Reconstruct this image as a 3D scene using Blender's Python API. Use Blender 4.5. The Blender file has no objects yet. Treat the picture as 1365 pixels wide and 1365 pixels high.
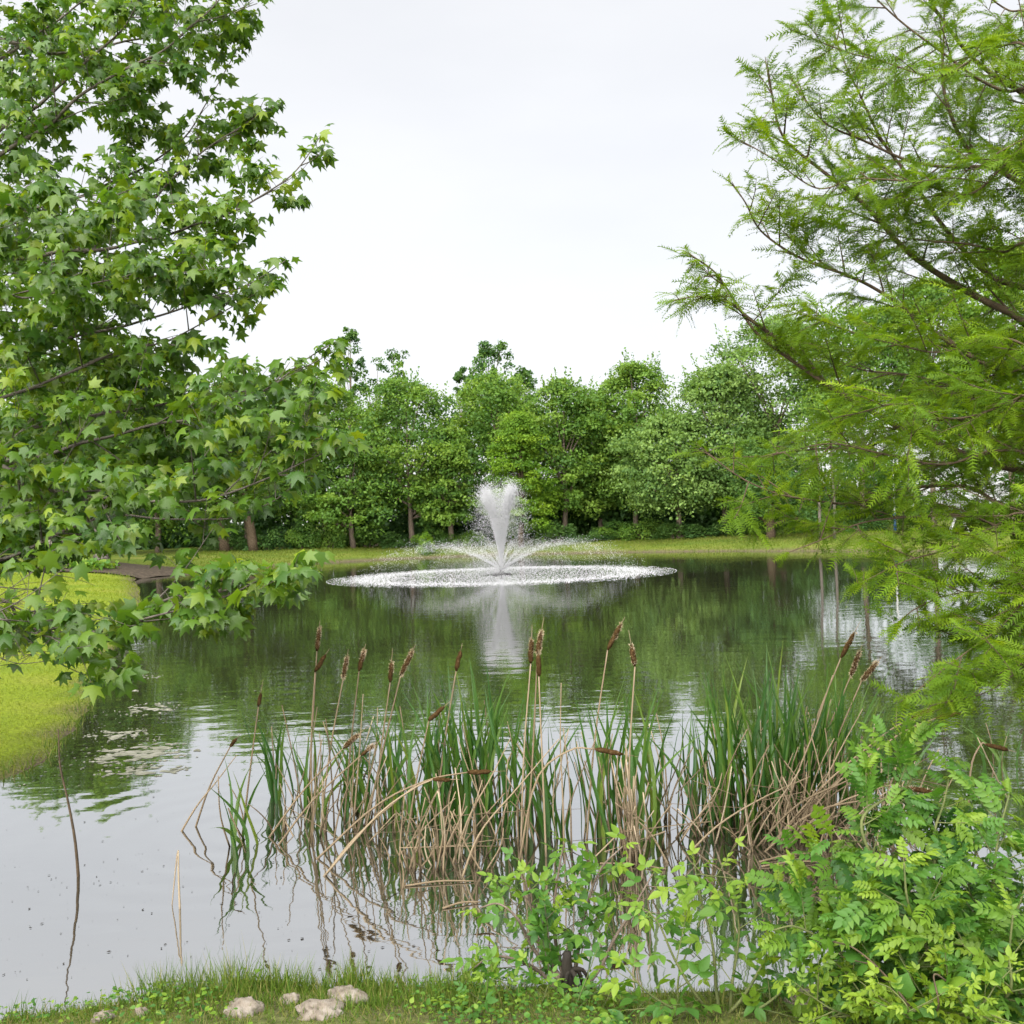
import bpy, math
import numpy as np
from mathutils import Matrix, Vector

# ------------------------------------------------------------------ camera, sky, sun, exposure
SC = bpy.context.scene
COL = SC.collection
EYE = np.array([0.0, 0.0, 2.0])            # eye two metres above the pond surface (z = 0)
FPX = 1400.0                               # focal length in pixels of a 1365-pixel frame
ROLL = math.radians(1.8); PITCH = math.radians(0.31)
FWD = np.array([0, math.cos(PITCH), math.sin(PITCH)])
_r0 = np.array([1.0, 0, 0]); _u0 = np.cross(_r0, FWD)
RIGHT = math.cos(ROLL) * _r0 - math.sin(ROLL) * _u0
UP = math.sin(ROLL) * _r0 + math.cos(ROLL) * _u0

cam_data = bpy.data.cameras.new('camera')
cam_data.sensor_width = 36.0
cam_data.lens = 36.0 * FPX / 1365.0
cam_data.clip_start = 0.05
cam_data.clip_end = 3000.0
cam = bpy.data.objects.new('camera', cam_data)
COL.objects.link(cam)
cm = Matrix.Identity(4)
for i in range(3):
    cm[i][0], cm[i][1], cm[i][2], cm[i][3] = RIGHT[i], UP[i], -FWD[i], EYE[i]
cam.matrix_world = cm
SC.camera = cam

SUN_EL, SUN_AZ = math.radians(46), math.radians(200)     # azimuth clockwise from +Y: behind the viewer
EXPOSURE = 2.95
world = bpy.data.worlds.new('World'); SC.world = world; world.use_nodes = True
wn, wl = world.node_tree.nodes, world.node_tree.links
wn.clear()
w_out = wn.new('ShaderNodeOutputWorld'); w_bg = wn.new('ShaderNodeBackground')
w_sky = wn.new('ShaderNodeTexSky'); w_sky.sky_type = 'NISHITA'; w_sky.sun_disc = False
w_sky.sun_elevation = SUN_EL; w_sky.sun_rotation = SUN_AZ
w_tc = wn.new('ShaderNodeTexCoord'); w_map = wn.new('ShaderNodeMapping')
w_map.inputs['Scale'].default_value = (1.1, 1.1, 3.2)
w_noise = wn.new('ShaderNodeTexNoise'); w_noise.inputs['Scale'].default_value = 1.5
w_noise.inputs['Detail'].default_value = 5; w_noise.inputs['Roughness'].default_value = 0.5
w_ramp = wn.new('ShaderNodeValToRGB')
w_ramp.color_ramp.elements[0].position = 0.33; w_ramp.color_ramp.elements[0].color = (0.85, 0.85, 0.858, 1)
w_ramp.color_ramp.elements[1].position = 0.66; w_ramp.color_ramp.elements[1].color = (0.98, 0.972, 0.96, 1)
w_gain = wn.new('ShaderNodeVectorMath'); w_gain.operation = 'SCALE'
w_gain.inputs['Scale'].default_value = 1.27
w_mix = wn.new('ShaderNodeMix'); w_mix.data_type = 'RGBA'; w_mix.inputs[0].default_value = 0.96   # cloud cover
w_bg.inputs['Strength'].default_value = 0.1
wl.new(w_tc.outputs['Generated'], w_map.inputs['Vector']); wl.new(w_map.outputs[0], w_noise.inputs['Vector'])
wl.new(w_noise.outputs['Fac'], w_ramp.inputs['Fac']); wl.new(w_ramp.outputs[0], w_gain.inputs[0])
wl.new(w_sky.outputs[0], w_mix.inputs[6]); wl.new(w_gain.outputs[0], w_mix.inputs[7])
wl.new(w_mix.outputs[2], w_bg.inputs['Color']); wl.new(w_bg.outputs[0], w_out.inputs['Surface'])

sun_data = bpy.data.lights.new('sun', 'SUN'); sun_data.energy = 1.5; sun_data.angle = math.radians(100)
sun_data.color = (1.0, 0.97, 0.92)
sun = bpy.data.objects.new('sun', sun_data); COL.objects.link(sun)
_sd = Vector((math.sin(SUN_AZ) * math.cos(SUN_EL), math.cos(SUN_AZ) * math.cos(SUN_EL), math.sin(SUN_EL)))
sun.rotation_euler = _sd.to_track_quat('Z', 'Y').to_euler()
sun.location = (0, -5, 40)

SC.view_settings.view_transform = 'Standard'; SC.view_settings.look = 'None'
SC.view_settings.exposure = EXPOSURE; SC.view_settings.gamma = 1.0
SC.view_settings.use_curve_mapping = False
SC.render.engine = 'CYCLES'
SC.cycles.max_bounces = 5; SC.cycles.diffuse_bounces = 3; SC.cycles.glossy_bounces = 2
SC.cycles.use_adaptive_sampling = True; SC.cycles.adaptive_threshold = 0.02
SC.cycles.transmission_bounces = 3; SC.cycles.transparent_max_bounces = 4
SC.cycles.caustics_reflective = False; SC.cycles.caustics_refractive = False
SC.cycles.use_denoising = True
SC.cycles.denoiser = 'OPENIMAGEDENOISE'
SC.cycles.denoising_input_passes = 'RGB_ALBEDO_NORMAL'
SC.cycles.denoising_prefilter = 'FAST'

# ------------------------------------------------------------------ helpers
def ray(px, py):
    return FWD + (px - 682.5) / FPX * RIGHT - (py - 682.5) / FPX * UP
def P(px, py, Y):
    """place seen at pixel (px, py), Y metres out from the viewer"""
    d = ray(px, py)
    return EYE + d * (Y / d[1])
def W(px, py, z=0.0):
    """place on the level z seen at pixel (px, py)"""
    d = ray(px, py)
    return EYE + d * ((z - EYE[2]) / d[2])
def proj(p):
    q = np.asarray(p) - EYE
    f = q @ FWD
    return np.stack([682.5 + FPX * (q @ RIGHT) / f, 682.5 - FPX * (q @ UP) / f, f], -1)

def norm(v):
    v = np.asarray(v, float)
    return v / np.maximum(np.linalg.norm(v, axis=-1, keepdims=True), 1e-9)

def frames(axis, normal):
    """matrices with columns side, axis, normal"""
    a = norm(axis); s = norm(np.cross(a, normal)); n = np.cross(s, a)
    return np.stack([s, a, n], -1)

def catmull(pts, n):
    p = np.asarray(pts, float)
    p = np.vstack([2 * p[0] - p[1], p, 2 * p[-1] - p[-2]])
    seg = len(p) - 3
    u = np.linspace(0, seg - 1e-6, n)
    i = u.astype(int); t = (u - i)[:, None]
    a, b, c, d = p[i], p[i + 1], p[i + 2], p[i + 3]
    return 0.5 * (2 * b + (c - a) * t + (2 * a - 5 * b + 4 * c - d) * t * t + (3 * b - a - 3 * c + d) * t ** 3)

def tube(pts, rad, sides=5, cap=True):
    pts = np.asarray(pts, float); n = len(pts)
    rad = np.broadcast_to(np.asarray(rad, float), (n,))
    tan = norm(np.gradient(pts, axis=0))
    ref = np.array([0, 0, 1.0]) if abs(tan[0][2]) < 0.8 else np.array([1.0, 0, 0])
    s = np.zeros((n, 3)); s[0] = norm(np.cross(tan[0], ref))
    for i in range(1, n):
        v = s[i - 1] - tan[i] * np.dot(s[i - 1], tan[i]); s[i] = v / max(np.linalg.norm(v), 1e-9)
    b = np.cross(tan, s)
    a = np.linspace(0, 2 * math.pi, sides, endpoint=False)
    V = pts[:, None] + rad[:, None, None] * (np.cos(a)[None, :, None] * s[:, None] + np.sin(a)[None, :, None] * b[:, None])
    V = V.reshape(-1, 3)
    i = np.arange(n - 1)[:, None] * sides; j = np.arange(sides)[None]; k = (j + 1) % sides
    q0, q1, q2, q3 = i + j, i + k, i + sides + k, i + sides + j
    F = np.concatenate([np.stack([q0, q1, q2], -1).reshape(-1, 3), np.stack([q0, q2, q3], -1).reshape(-1, 3)])
    if cap:
        e = (n - 1) * sides
        F = np.concatenate([F, [[e, e + x, e + x + 1] for x in range(1, sides - 1)],
                            [[0, x + 1, x] for x in range(1, sides - 1)]])
    return V, F

class MB:
    def __init__(self): self.V, self.F, self.T, self.n = [], [], [], 0
    def add(self, V, F, t=0.5):
        V = np.asarray(V, float); F = np.asarray(F, int)
        self.V.append(V); self.F.append(F + self.n); self.n += len(V)
        self.T.append(np.broadcast_to(np.asarray(t, float), (len(V),)))
    def scatter(self, tpl, pos, rot, scale, tint):
        """many copies of a small template, merged"""
        tv, tf = tpl; k = len(pos)
        if k == 0: return
        sc = np.asarray(scale, float)
        sc = sc[:, None] if sc.ndim == 1 else sc
        V = np.einsum('kij,kvj->kvi', rot, tv[None] * sc[:, None, :]) + np.asarray(pos)[:, None]
        F = tf[None] + (np.arange(k) * len(tv))[:, None, None]
        self.V.append(V.reshape(-1, 3)); self.F.append(F.reshape(-1, 3) + self.n); self.n += k * len(tv)
        self.T.append(np.repeat(np.broadcast_to(np.asarray(tint, float), (k,)), len(tv)))
    def mesh(self, name, mat, origin=(0, 0, 0), smooth=False):
        V = np.concatenate(self.V) - np.asarray(origin); F = np.concatenate(self.F); T = np.concatenate(self.T)
        return make_mesh(name, V, F, T, mat, smooth)

def make_mesh(name, V, F, T, mat, smooth=False):
    me = bpy.data.meshes.new(name)
    me.vertices.add(len(V)); me.vertices.foreach_set('co', np.ascontiguousarray(V, dtype=np.float32).ravel())
    me.loops.add(len(F) * 3); me.loops.foreach_set('vertex_index', np.ascontiguousarray(F, dtype=np.int32).ravel())
    me.polygons.add(len(F)); me.polygons.foreach_set('loop_start', np.arange(0, len(F) * 3, 3, dtype=np.int32))
    if smooth: me.polygons.foreach_set('use_smooth', np.ones(len(F), dtype=bool))
    if T is not None:
        at = me.attributes.new('tint', 'FLOAT', 'POINT'); at.data.foreach_set('value', np.ascontiguousarray(T, dtype=np.float32))
    me.update(calc_edges=True)
    if mat: me.materials.append(mat)
    return me

def link(name, me, parent=None, loc=(0, 0, 0), M=None):
    o = bpy.data.objects.new(name, me); COL.objects.link(o)
    if parent: o.parent = parent
    if M is not None: o.matrix_basis = M
    else: o.location = loc
    return o
def tag(o, label=None, cat=None, group=None, kind=None):
    if label: o['label'] = label
    if cat: o['category'] = cat
    if group: o['group'] = group
    if kind: o['kind'] = kind
    return o
def thing(name, loc, label, cat, group=None):
    return tag(link(name, None, None, tuple(float(x) for x in loc)), label, cat, group)
def m4(R, pos, s):
    s = np.broadcast_to(np.asarray(s, float), (3,))
    M = Matrix.Identity(4)
    for i in range(3):
        for j in range(3): M[i][j] = R[i][j] * s[j]
        M[i][3] = pos[i]
    return M
def rotz(a):
    c, s = math.cos(a), math.sin(a)
    return np.array([[c, -s, 0], [s, c, 0], [0, 0, 1.0]])

# ------------------------------------------------------------------ materials
def new_mat(name):
    m = bpy.data.materials.new(name); m.use_nodes = True
    n = m.node_tree.nodes; n.clear()
    return m, n, m.node_tree.links
def ramp_node(n, stops):
    r = n.new('ShaderNodeValToRGB'); e = r.color_ramp.elements
    while len(e) < len(stops): e.new(0.5)
    for x, (p, c) in zip(e, stops): x.position = p; x.color = (*c, 1)
    return r
def leaf_mat(name, c0, c1, c2, trans=0.38, rough=0.5, spec=0.4):
    m, n, l = new_mat(name)
    at = n.new('ShaderNodeAttribute'); at.attribute_name = 'tint'
    r = ramp_node(n, [(0.0, c0), (0.5, c1), (1.0, c2)])
    l.new(at.outputs['Fac'], r.inputs['Fac'])
    p = n.new('ShaderNodeBsdfPrincipled'); p.inputs['Roughness'].default_value = rough
    p.inputs['Specular IOR Level'].default_value = spec
    t = n.new('ShaderNodeBsdfTranslucent')
    mul = n.new('ShaderNodeMix'); mul.data_type = 'RGBA'; mul.blend_type = 'MULTIPLY'; mul.inputs[0].default_value = 1.0
    mul.inputs[7].default_value = (1.35, 1.3, 0.6, 1)
    l.new(r.outputs[0], p.inputs['Base Color']); l.new(r.outputs[0], mul.inputs[6]); l.new(mul.outputs[2], t.inputs['Color'])
    mx = n.new('ShaderNodeMixShader'); mx.inputs[0].default_value = trans
    l.new(p.outputs[0], mx.inputs[1]); l.new(t.outputs[0], mx.inputs[2])
    o = n.new('ShaderNodeOutputMaterial'); l.new(mx.outputs[0], o.inputs['Surface'])
    return m
def rough_mat(name, stops, scale, bump=0.4, rough=0.85, stretch=(1, 1, 1), detail=5, dist=0.02, coord='Object', spec=0.3):
    m, n, l = new_mat(name)
    tc = n.new('ShaderNodeTexCoord'); mp = n.new('ShaderNodeMapping'); mp.inputs['Scale'].default_value = stretch
    ns = n.new('ShaderNodeTexNoise'); ns.inputs['Scale'].default_value = scale; ns.inputs['Detail'].default_value = detail
    ns.inputs['Roughness'].default_value = 0.62
    r = ramp_node(n, stops)
    p = n.new('ShaderNodeBsdfPrincipled'); p.inputs['Roughness'].default_value = rough
    p.inputs['Specular IOR Level'].default_value = spec
    b = n.new('ShaderNodeBump'); b.inputs['Strength'].default_value = bump; b.inputs['Distance'].default_value = dist
    l.new(tc.outputs[coord], mp.inputs['Vector']); l.new(mp.outputs[0], ns.inputs['Vector'])
    l.new(ns.outputs['Fac'], r.inputs['Fac']); l.new(r.outputs[0], p.inputs['Base Color'])
    l.new(ns.outputs['Fac'], b.inputs['Height']); l.new(b.outputs[0], p.inputs['Normal'])
    o = n.new('ShaderNodeOutputMaterial'); l.new(p.outputs[0], o.inputs['Surface'])
    return m

M_star = leaf_mat('sweetgum_leaf', (0.036, 0.098, 0.013), (0.084, 0.170, 0.013), (0.200, 0.275, 0.015), 0.46, 0.40, 0.5)
M_frond = leaf_mat('cypress_needle', (0.062, 0.138, 0.009), (0.125, 0.218, 0.008), (0.225, 0.315, 0.011), 0.46, 0.55, 0.25)
M_far = leaf_mat('far_leaf', (0.046, 0.112, 0.022), (0.105, 0.205, 0.028), (0.190, 0.290, 0.040), 0.42, 0.6, 0.25)
M_far_lime = leaf_mat('far_leaf_lime', (0.060, 0.140, 0.014), (0.115, 0.220, 0.016), (0.195, 0.300, 0.020), 0.40, 0.6, 0.2)
M_far_pale = leaf_mat('far_leaf_pale', (0.060, 0.125, 0.032), (0.125, 0.220, 0.048), (0.215, 0.320, 0.085), 0.42, 0.6, 0.25)
M_far_dark = leaf_mat('far_leaf_dark', (0.032, 0.085, 0.022), (0.062, 0.138, 0.028), (0.110, 0.195, 0.036), 0.38, 0.6, 0.25)
M_bush = leaf_mat('shrub_leaf', (0.026, 0.092, 0.016), (0.068, 0.175, 0.018), (0.200, 0.295, 0.022), 0.42, 0.5, 0.4)
M_blade = leaf_mat('cattail_blade', (0.030, 0.098, 0.018), (0.066, 0.160, 0.022), (0.160, 0.230, 0.032), 0.38, 0.4, 0.5)
M_grass = leaf_mat('grass_blade', (0.050, 0.105, 0.012), (0.095, 0.165, 0.018), (0.240, 0.220, 0.075), 0.35, 0.6, 0.2)
M_far_grass = leaf_mat('far_grass_blade', (0.075, 0.120, 0.013), (0.118, 0.162, 0.018), (0.170, 0.185, 0.040), 0.4, 0.6, 0.15)
M_lawn = leaf_mat('lawn_blade', (0.100, 0.152, 0.009), (0.146, 0.194, 0.011), (0.192, 0.208, 0.026), 0.35, 0.6, 0.15)
M_bark = rough_mat('bark', [(0.25, (0.060, 0.045, 0.034)), (0.55, (0.130, 0.100, 0.075)), (0.8, (0.230, 0.190, 0.150))], 9, 0.7, stretch=(3, 3, 0.7))
M_bark_grey = rough_mat('bark_grey', [(0.25, (0.050, 0.042, 0.034)), (0.55, (0.105, 0.090, 0.075)), (0.8, (0.180, 0.160, 0.135))], 14, 0.6)
M_bark_red = rough_mat('bark_red', [(0.25, (0.036, 0.025, 0.015)), (0.55, (0.085, 0.060, 0.036)), (0.8, (0.150, 0.110, 0.072))], 14, 0.6)
M_birch = rough_mat('flaking_bark', [(0.42, (0.045, 0.036, 0.03)), (0.56, (0.26, 0.23, 0.20)), (0.8, (0.42, 0.39, 0.35))], 7, 0.5, stretch=(1, 1, 1.6))
M_twig_green = rough_mat('green_stem', [(0.3, (0.060, 0.085, 0.025)), (0.7, (0.130, 0.140, 0.050))], 20, 0.3)
M_dead = leaf_mat('dead_reed', (0.115, 0.085, 0.050), (0.270, 0.205, 0.130), (0.430, 0.350, 0.245), 0.12, 0.7, 0.2)
M_spike = rough_mat('cattail_spike', [(0.3, (0.026, 0.015, 0.006)), (0.6, (0.070, 0.042, 0.018)), (0.8, (0.160, 0.112, 0.062))], 60, 0.9, dist=0.004, rough=1.0, spec=0.0)
M_fluff = leaf_mat('cattail_fluff', (0.200, 0.130, 0.085), (0.480, 0.370, 0.270), (0.700, 0.600, 0.470), 0.3, 0.9, 0.1)
M_rock = rough_mat('pale_rock', [(0.30, (0.055, 0.042, 0.030)), (0.46, (0.165, 0.138, 0.108)), (0.75, (0.270, 0.242, 0.210))], 16, 0.8, detail=8)
M_mulch = rough_mat('mulch', [(0.3, (0.022, 0.016, 0.010)), (0.55, (0.060, 0.044, 0.030)), (0.8, (0.125, 0.095, 0.062))], 6, 0.9, detail=8)
M_algae = rough_mat('algae', [(0.3, (0.100, 0.110, 0.066)), (0.5, (0.200, 0.200, 0.150)), (0.75, (0.310, 0.300, 0.250))], 9, 0.5)
M_debris = rough_mat('debris', [(0.3, (0.010, 0.008, 0.006)), (0.7, (0.030, 0.024, 0.016))], 9, 0.3)
M_steel = rough_mat('galvanised', [(0.3, (0.30, 0.31, 0.33)), (0.7, (0.42, 0.43, 0.45))], 5, 0.1, rough=0.5)
M_white = rough_mat('white_paint', [(0.3, (0.36, 0.36, 0.35)), (0.7, (0.46, 0.46, 0.45))], 5, 0.1, rough=0.5)
M_blue = rough_mat('blue_paint', [(0.3, (0.020, 0.060, 0.170)), (0.7, (0.03, 0.085, 0.22))], 5, 0.1, rough=0.5)
M_black = rough_mat('black_plastic', [(0.3, (0.012, 0.012, 0.012)), (0.7, (0.025, 0.025, 0.025))], 5, 0.1, rough=0.5)

def drop_mat():
    m, n, l = new_mat('water_drops')
    d = n.new('ShaderNodeBsdfDiffuse'); d.inputs['Color'].default_value = (0.80, 0.81, 0.83, 1)
    t = n.new('ShaderNodeBsdfTranslucent'); t.inputs['Color'].default_value = (0.80, 0.81, 0.83, 1)
    g = n.new('ShaderNodeBsdfGlossy'); g.inputs['Roughness'].default_value = 0.2
    a = n.new('ShaderNodeMixShader'); a.inputs[0].default_value = 0.45
    b = n.new('ShaderNodeMixShader'); b.inputs[0].default_value = 0.15
    o = n.new('ShaderNodeOutputMaterial')
    l.new(d.outputs[0], a.inputs[1]); l.new(t.outputs[0], a.inputs[2])
    l.new(a.outputs[0], b.inputs[1]); l.new(g.outputs[0], b.inputs[2]); l.new(b.outputs[0], o.inputs['Surface'])
    return m
M_drop = drop_mat()

def ground_mat():
    m, n, l = new_mat('turf')
    tc = n.new('ShaderNodeTexCoord')
    n1 = n.new('ShaderNodeTexNoise'); n1.inputs['Scale'].default_value = 0.55; n1.inputs['Detail'].default_value = 6
    n2 = n.new('ShaderNodeTexNoise'); n2.inputs['Scale'].default_value = 26; n2.inputs['Detail'].default_value = 4
    r1a = ramp_node(n, [(0.30, (0.070, 0.110, 0.013)), (0.52, (0.105, 0.140, 0.018)), (0.75, (0.150, 0.155, 0.040))])
    r1b = ramp_node(n, [(0.30, (0.105, 0.158, 0.009)), (0.52, (0.148, 0.196, 0.011)), (0.75, (0.185, 0.205, 0.026))])
    al = n.new('ShaderNodeAttribute'); al.attribute_name = 'lawn'
    r1 = n.new('ShaderNodeMix'); r1.data_type = 'RGBA'
    l.new(r1a.outputs[0], r1.inputs[6]); l.new(r1b.outputs[0], r1.inputs[7]); l.new(al.outputs['Fac'], r1.inputs[0])
    r2 = ramp_node(n, [(0.25, (0.55, 0.55, 0.5)), (0.7, (1.15, 1.15, 1.1))])
    mul = n.new('ShaderNodeMix'); mul.data_type = 'RGBA'; mul.blend_type = 'MULTIPLY'; mul.inputs[0].default_value = 1
    at = n.new('ShaderNodeAttribute'); at.attribute_name = 'tint'
    mud = ramp_node(n, [(0.3, (0.045, 0.035, 0.022)), (0.7, (0.120, 0.095, 0.060))])
    mx = n.new('ShaderNodeMix'); mx.data_type = 'RGBA'
    p = n.new('ShaderNodeBsdfPrincipled'); p.inputs['Roughness'].default_value = 0.9; p.inputs['Specular IOR Level'].default_value = 0.15
    b = n.new('ShaderNodeBump'); b.inputs['Strength'].default_value = 0.8; b.inputs['Distance'].default_value = 0.03
    o = n.new('ShaderNodeOutputMaterial')
    l.new(tc.outputs['Object'], n1.inputs['Vector']); l.new(tc.outputs['Object'], n2.inputs['Vector'])
    l.new(n1.outputs['Fac'], r1a.inputs['Fac']); l.new(n1.outputs['Fac'], r1b.inputs['Fac']); l.new(n2.outputs['Fac'], r2.inputs['Fac'])
    l.new(r1.outputs[2], mul.inputs[6]); l.new(r2.outputs[0], mul.inputs[7])
    l.new(n2.outputs['Fac'], mud.inputs['Fac'])
    l.new(at.outputs['Fac'], mx.inputs[0]); l.new(mul.outputs[2], mx.inputs[6]); l.new(mud.outputs[0], mx.inputs[7])
    l.new(mx.outputs[2], p.inputs['Base Color']); l.new(n2.outputs['Fac'], b.inputs['Height']); l.new(b.outputs[0], p.inputs['Normal'])
    l.new(p.outputs[0], o.inputs['Surface'])
    return m

def water_mat():
    m, n, l = new_mat('pond_water')
    tc = n.new('ShaderNodeTexCoord')
    def nz(scale, stretch, detail, rot=0.0):
        mp = n.new('ShaderNodeMapping'); mp.inputs['Scale'].default_value = stretch; mp.inputs['Rotation'].default_value = (0, 0, rot)
        x = n.new('ShaderNodeTexNoise'); x.inputs['Scale'].default_value = scale; x.inputs['Detail'].default_value = detail
        x.inputs['Roughness'].default_value = 0.45
        l.new(tc.outputs['Object'], mp.inputs['Vector']); l.new(mp.outputs[0], x.inputs['Vector'])
        return x
    a = nz(2.6, (0.7, 1.25, 1), 2.0, 0.25); c = nz(9.0, (0.75, 1.3, 1), 1.5, -0.2); e = nz(0.16, (1, 1.6, 1), 2.0, 0.4)
    # ripples are livelier in some stretches of the pond than in others
    er = n.new('ShaderNodeMapRange'); er.inputs[1].default_value = 0.35; er.inputs[2].default_value = 0.68
    er.inputs[3].default_value = 0.35; er.inputs[4].default_value = 1.25
    l.new(e.outputs['Fac'], er.inputs[0])
    s1 = n.new('ShaderNodeMath'); s1.operation = 'MULTIPLY'; s1.inputs[1].default_value = 1.0
    s2 = n.new('ShaderNodeMath'); s2.operation = 'MULTIPLY_ADD'; s2.inputs[1].default_value = 0.20
    s3 = n.new('ShaderNodeMath'); s3.operation = 'MULTIPLY'
    l.new(a.outputs['Fac'], s1.inputs[0]); l.new(c.outputs['Fac'], s2.inputs[0]); l.new(s1.outputs[0], s2.inputs[2])
    l.new(s2.outputs[0], s3.inputs[0]); l.new(er.outputs[0], s3.inputs[1])
    b = n.new('ShaderNodeBump'); b.inputs['Strength'].default_value = 1.0; b.inputs['Distance'].default_value = 0.0042
    # rings running out over the shallows from the outermost reeds
    mp = n.new('ShaderNodeMapping'); mp.inputs['Location'].default_value = (1.75, -6.9, 0)
    l.new(tc.outputs['Object'], mp.inputs['Vector'])
    wob = nz(0.9, (1, 1, 1), 2.0); wa = n.new('ShaderNodeVectorMath'); wa.operation = 'LENGTH'
    l.new(mp.outputs[0], wa.inputs[0])
    ph = n.new('ShaderNodeMath'); ph.operation = 'MULTIPLY_ADD'; ph.inputs[1].default_value = 2.4
    l.new(wob.outputs['Fac'], ph.inputs[0]); sc = n.new('ShaderNodeMath'); sc.operation = 'MULTIPLY'; sc.inputs[1].default_value = 22.0
    l.new(wa.outputs['Value'], sc.inputs[0]); l.new(sc.outputs[0], ph.inputs[2])
    si = n.new('ShaderNodeMath'); si.operation = 'SINE'; l.new(ph.outputs[0], si.inputs[0])
    fo = n.new('ShaderNodeMapRange'); fo.inputs[1].default_value = 0.3; fo.inputs[2].default_value = 2.4; fo.inputs[3].default_value = 0.20; fo.inputs[4].default_value = 0.0
    l.new(wa.outputs['Value'], fo.inputs[0])
    sm = n.new('ShaderNodeMath'); sm.operation = 'MULTIPLY'; l.new(si.outputs[0], sm.inputs[0]); l.new(fo.outputs[0], sm.inputs[1])
    ad = n.new('ShaderNodeMath'); ad.operation = 'ADD'; l.new(s3.outputs[0], ad.inputs[0]); l.new(sm.outputs[0], ad.inputs[1])
    l.new(ad.outputs[0], b.inputs['Height'])
    d = n.new('ShaderNodeBsdfDiffuse'); d.inputs['Color'].default_value = (0.026, 0.024, 0.015, 1)
    g = n.new('ShaderNodeBsdfGlossy'); g.inputs['Roughness'].default_value = 0.03; g.inputs['Color'].default_value = (0.93, 0.94, 0.95, 1)
    f = n.new('ShaderNodeFresnel'); f.inputs['IOR'].default_value = 1.33
    fr = n.new('ShaderNodeMapRange'); fr.inputs[1].default_value = 0.0; fr.inputs[2].default_value = 1.0
    fr.inputs[3].default_value = 0.56; fr.inputs[4].default_value = 0.93
    l.new(b.outputs[0], g.inputs['Normal']); l.new(b.outputs[0], f.inputs['Normal']); l.new(f.outputs[0], fr.inputs[0])
    mx = n.new('ShaderNodeMixShader'); o = n.new('ShaderNodeOutputMaterial')
    l.new(fr.outputs[0], mx.inputs[0]); l.new(d.outputs[0], mx.inputs[1]); l.new(g.outputs[0], mx.inputs[2])
    l.new(mx.outputs[0], o.inputs['Surface'])
    return m

# ------------------------------------------------------------------ pond outline and terrain
shore = np.array([(-9.5, 3.9), (-6, 4.05), (-3.2, 4.2), (-2.3, 4.30), (-1.75, 4.42), (-1.4, 4.60), (-0.95, 4.64), (-0.3, 4.5), (0.3, 4.4),
                  (1.2, 4.4), (2.2, 4.7), (3.2, 5.5), (4.8, 7.2), (6.8, 10.2), (9.5, 14), (16, 22), (21.5, 32), (20.5, 42.5),
                  (14.6, 48.5), (8.4, 54), (2, 56.5), (-3.3, 57), (-10.7, 53), (-15, 47), (-15.5, 42), (-12.7, 36), (-9.6, 27),
                  (-7.2, 19), (-5.75, 14.5), (-4.95, 12.6), (-4.45, 10.5), (-4.0, 8.7), (-4.6, 7.8), (-6, 7.2), (-9.5, 6.6)], float)
for _ in range(2):
    nx = np.roll(shore, -1, 0)
    shore = np.stack([0.75 * shore + 0.25 * nx, 0.25 * shore + 0.75 * nx], 1).reshape(-1, 2)
_w = np.random.default_rng(5)
shore = shore + 0.05 * _w.standard_normal(shore.shape)

def sdist(X, Y):
    """signed distance to the waterline, positive on land"""
    p = np.stack([np.ravel(X), np.ravel(Y)], -1).astype(float)
    best = np.full(len(p), 1e9); ins = np.zeros(len(p), bool)
    a = shore; b = np.roll(shore, -1, 0)
    for (ax, ay), (bx, by) in zip(a, b):
        ex, ey = bx - ax, by - ay
        t = np.clip(((p[:, 0] - ax) * ex + (p[:, 1] - ay) * ey) / (ex * ex + ey * ey + 1e-12), 0, 1)
        best = np.minimum(best, np.hypot(p[:, 0] - ax - t * ex, p[:, 1] - ay - t * ey))
        c = ((ay > p[:, 1]) != (by > p[:, 1]))
        with np.errstate(divide='ignore', invalid='ignore'):
            xi = ax + (p[:, 1] - ay) * ex / (ey if ey else 1e-12)
        ins ^= c & (p[:, 0] < xi)
    return np.where(ins, -best, best).reshape(np.shape(X))

def height(X, Y, sd=None):
    X = np.asarray(X, float); Y = np.asarray(Y, float)
    if sd is None: sd = sdist(X, Y)
    k = np.clip((Y - 30) / 15, 0, 1); k = k * k * (3 - 2 * k)
    A = 0.40 * (1 - k) + 0.72 * k; L = 2.6 * (1 - k) + 4.5 * k
    s = np.maximum(sd, 0)
    out = 0.05 * np.clip(s / 0.25, 0, 1) + A * (1 - np.exp(-s / L))
    out = out + np.clip(s, 0, 1) * (0.03 * np.sin(0.9 * X + 0.4 * Y) + 0.025 * np.sin(0.6 * Y - 0.8 * X + 1.0))
    return np.where(sd > 0, out, -0.6 * (1 - np.exp(np.minimum(sd, 0) / 0.8)))

def hz(x, y): return float(height(np.array([x]), np.array([y]))[0])

def axis_pts(lo, hi, f0, f1, fine, far):
    a = np.arange(f0, f1, fine)
    l = f0 - np.geomspace(fine, f0 - lo, far); h = f1 + np.geomspace(fine, hi - f1, far)
    return np.unique(np.concatenate([l, a, h]))
gx = axis_pts(-900, 900, -18, 24, 0.33, 26)
gy = np.unique(np.concatenate([-0 - np.geomspace(0.3, 300, 14), np.arange(0, 3.9, 0.4), np.arange(3.9, 5.2, 0.06), np.arange(5.2, 66, 0.36), 66 + np.geomspace(0.5, 1400, 24)]))
GX, GY = np.meshgrid(gx, gy)
SD = sdist(GX, GY); GZ = height(GX, GY, SD)
nxg, nyg = len(gx), len(gy)
idx = np.arange(nxg * nyg).reshape(nyg, nxg)
q = np.stack([idx[:-1, :-1], idx[:-1, 1:], idx[1:, 1:], idx[1:, :-1]], -1).reshape(-1, 4)
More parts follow.
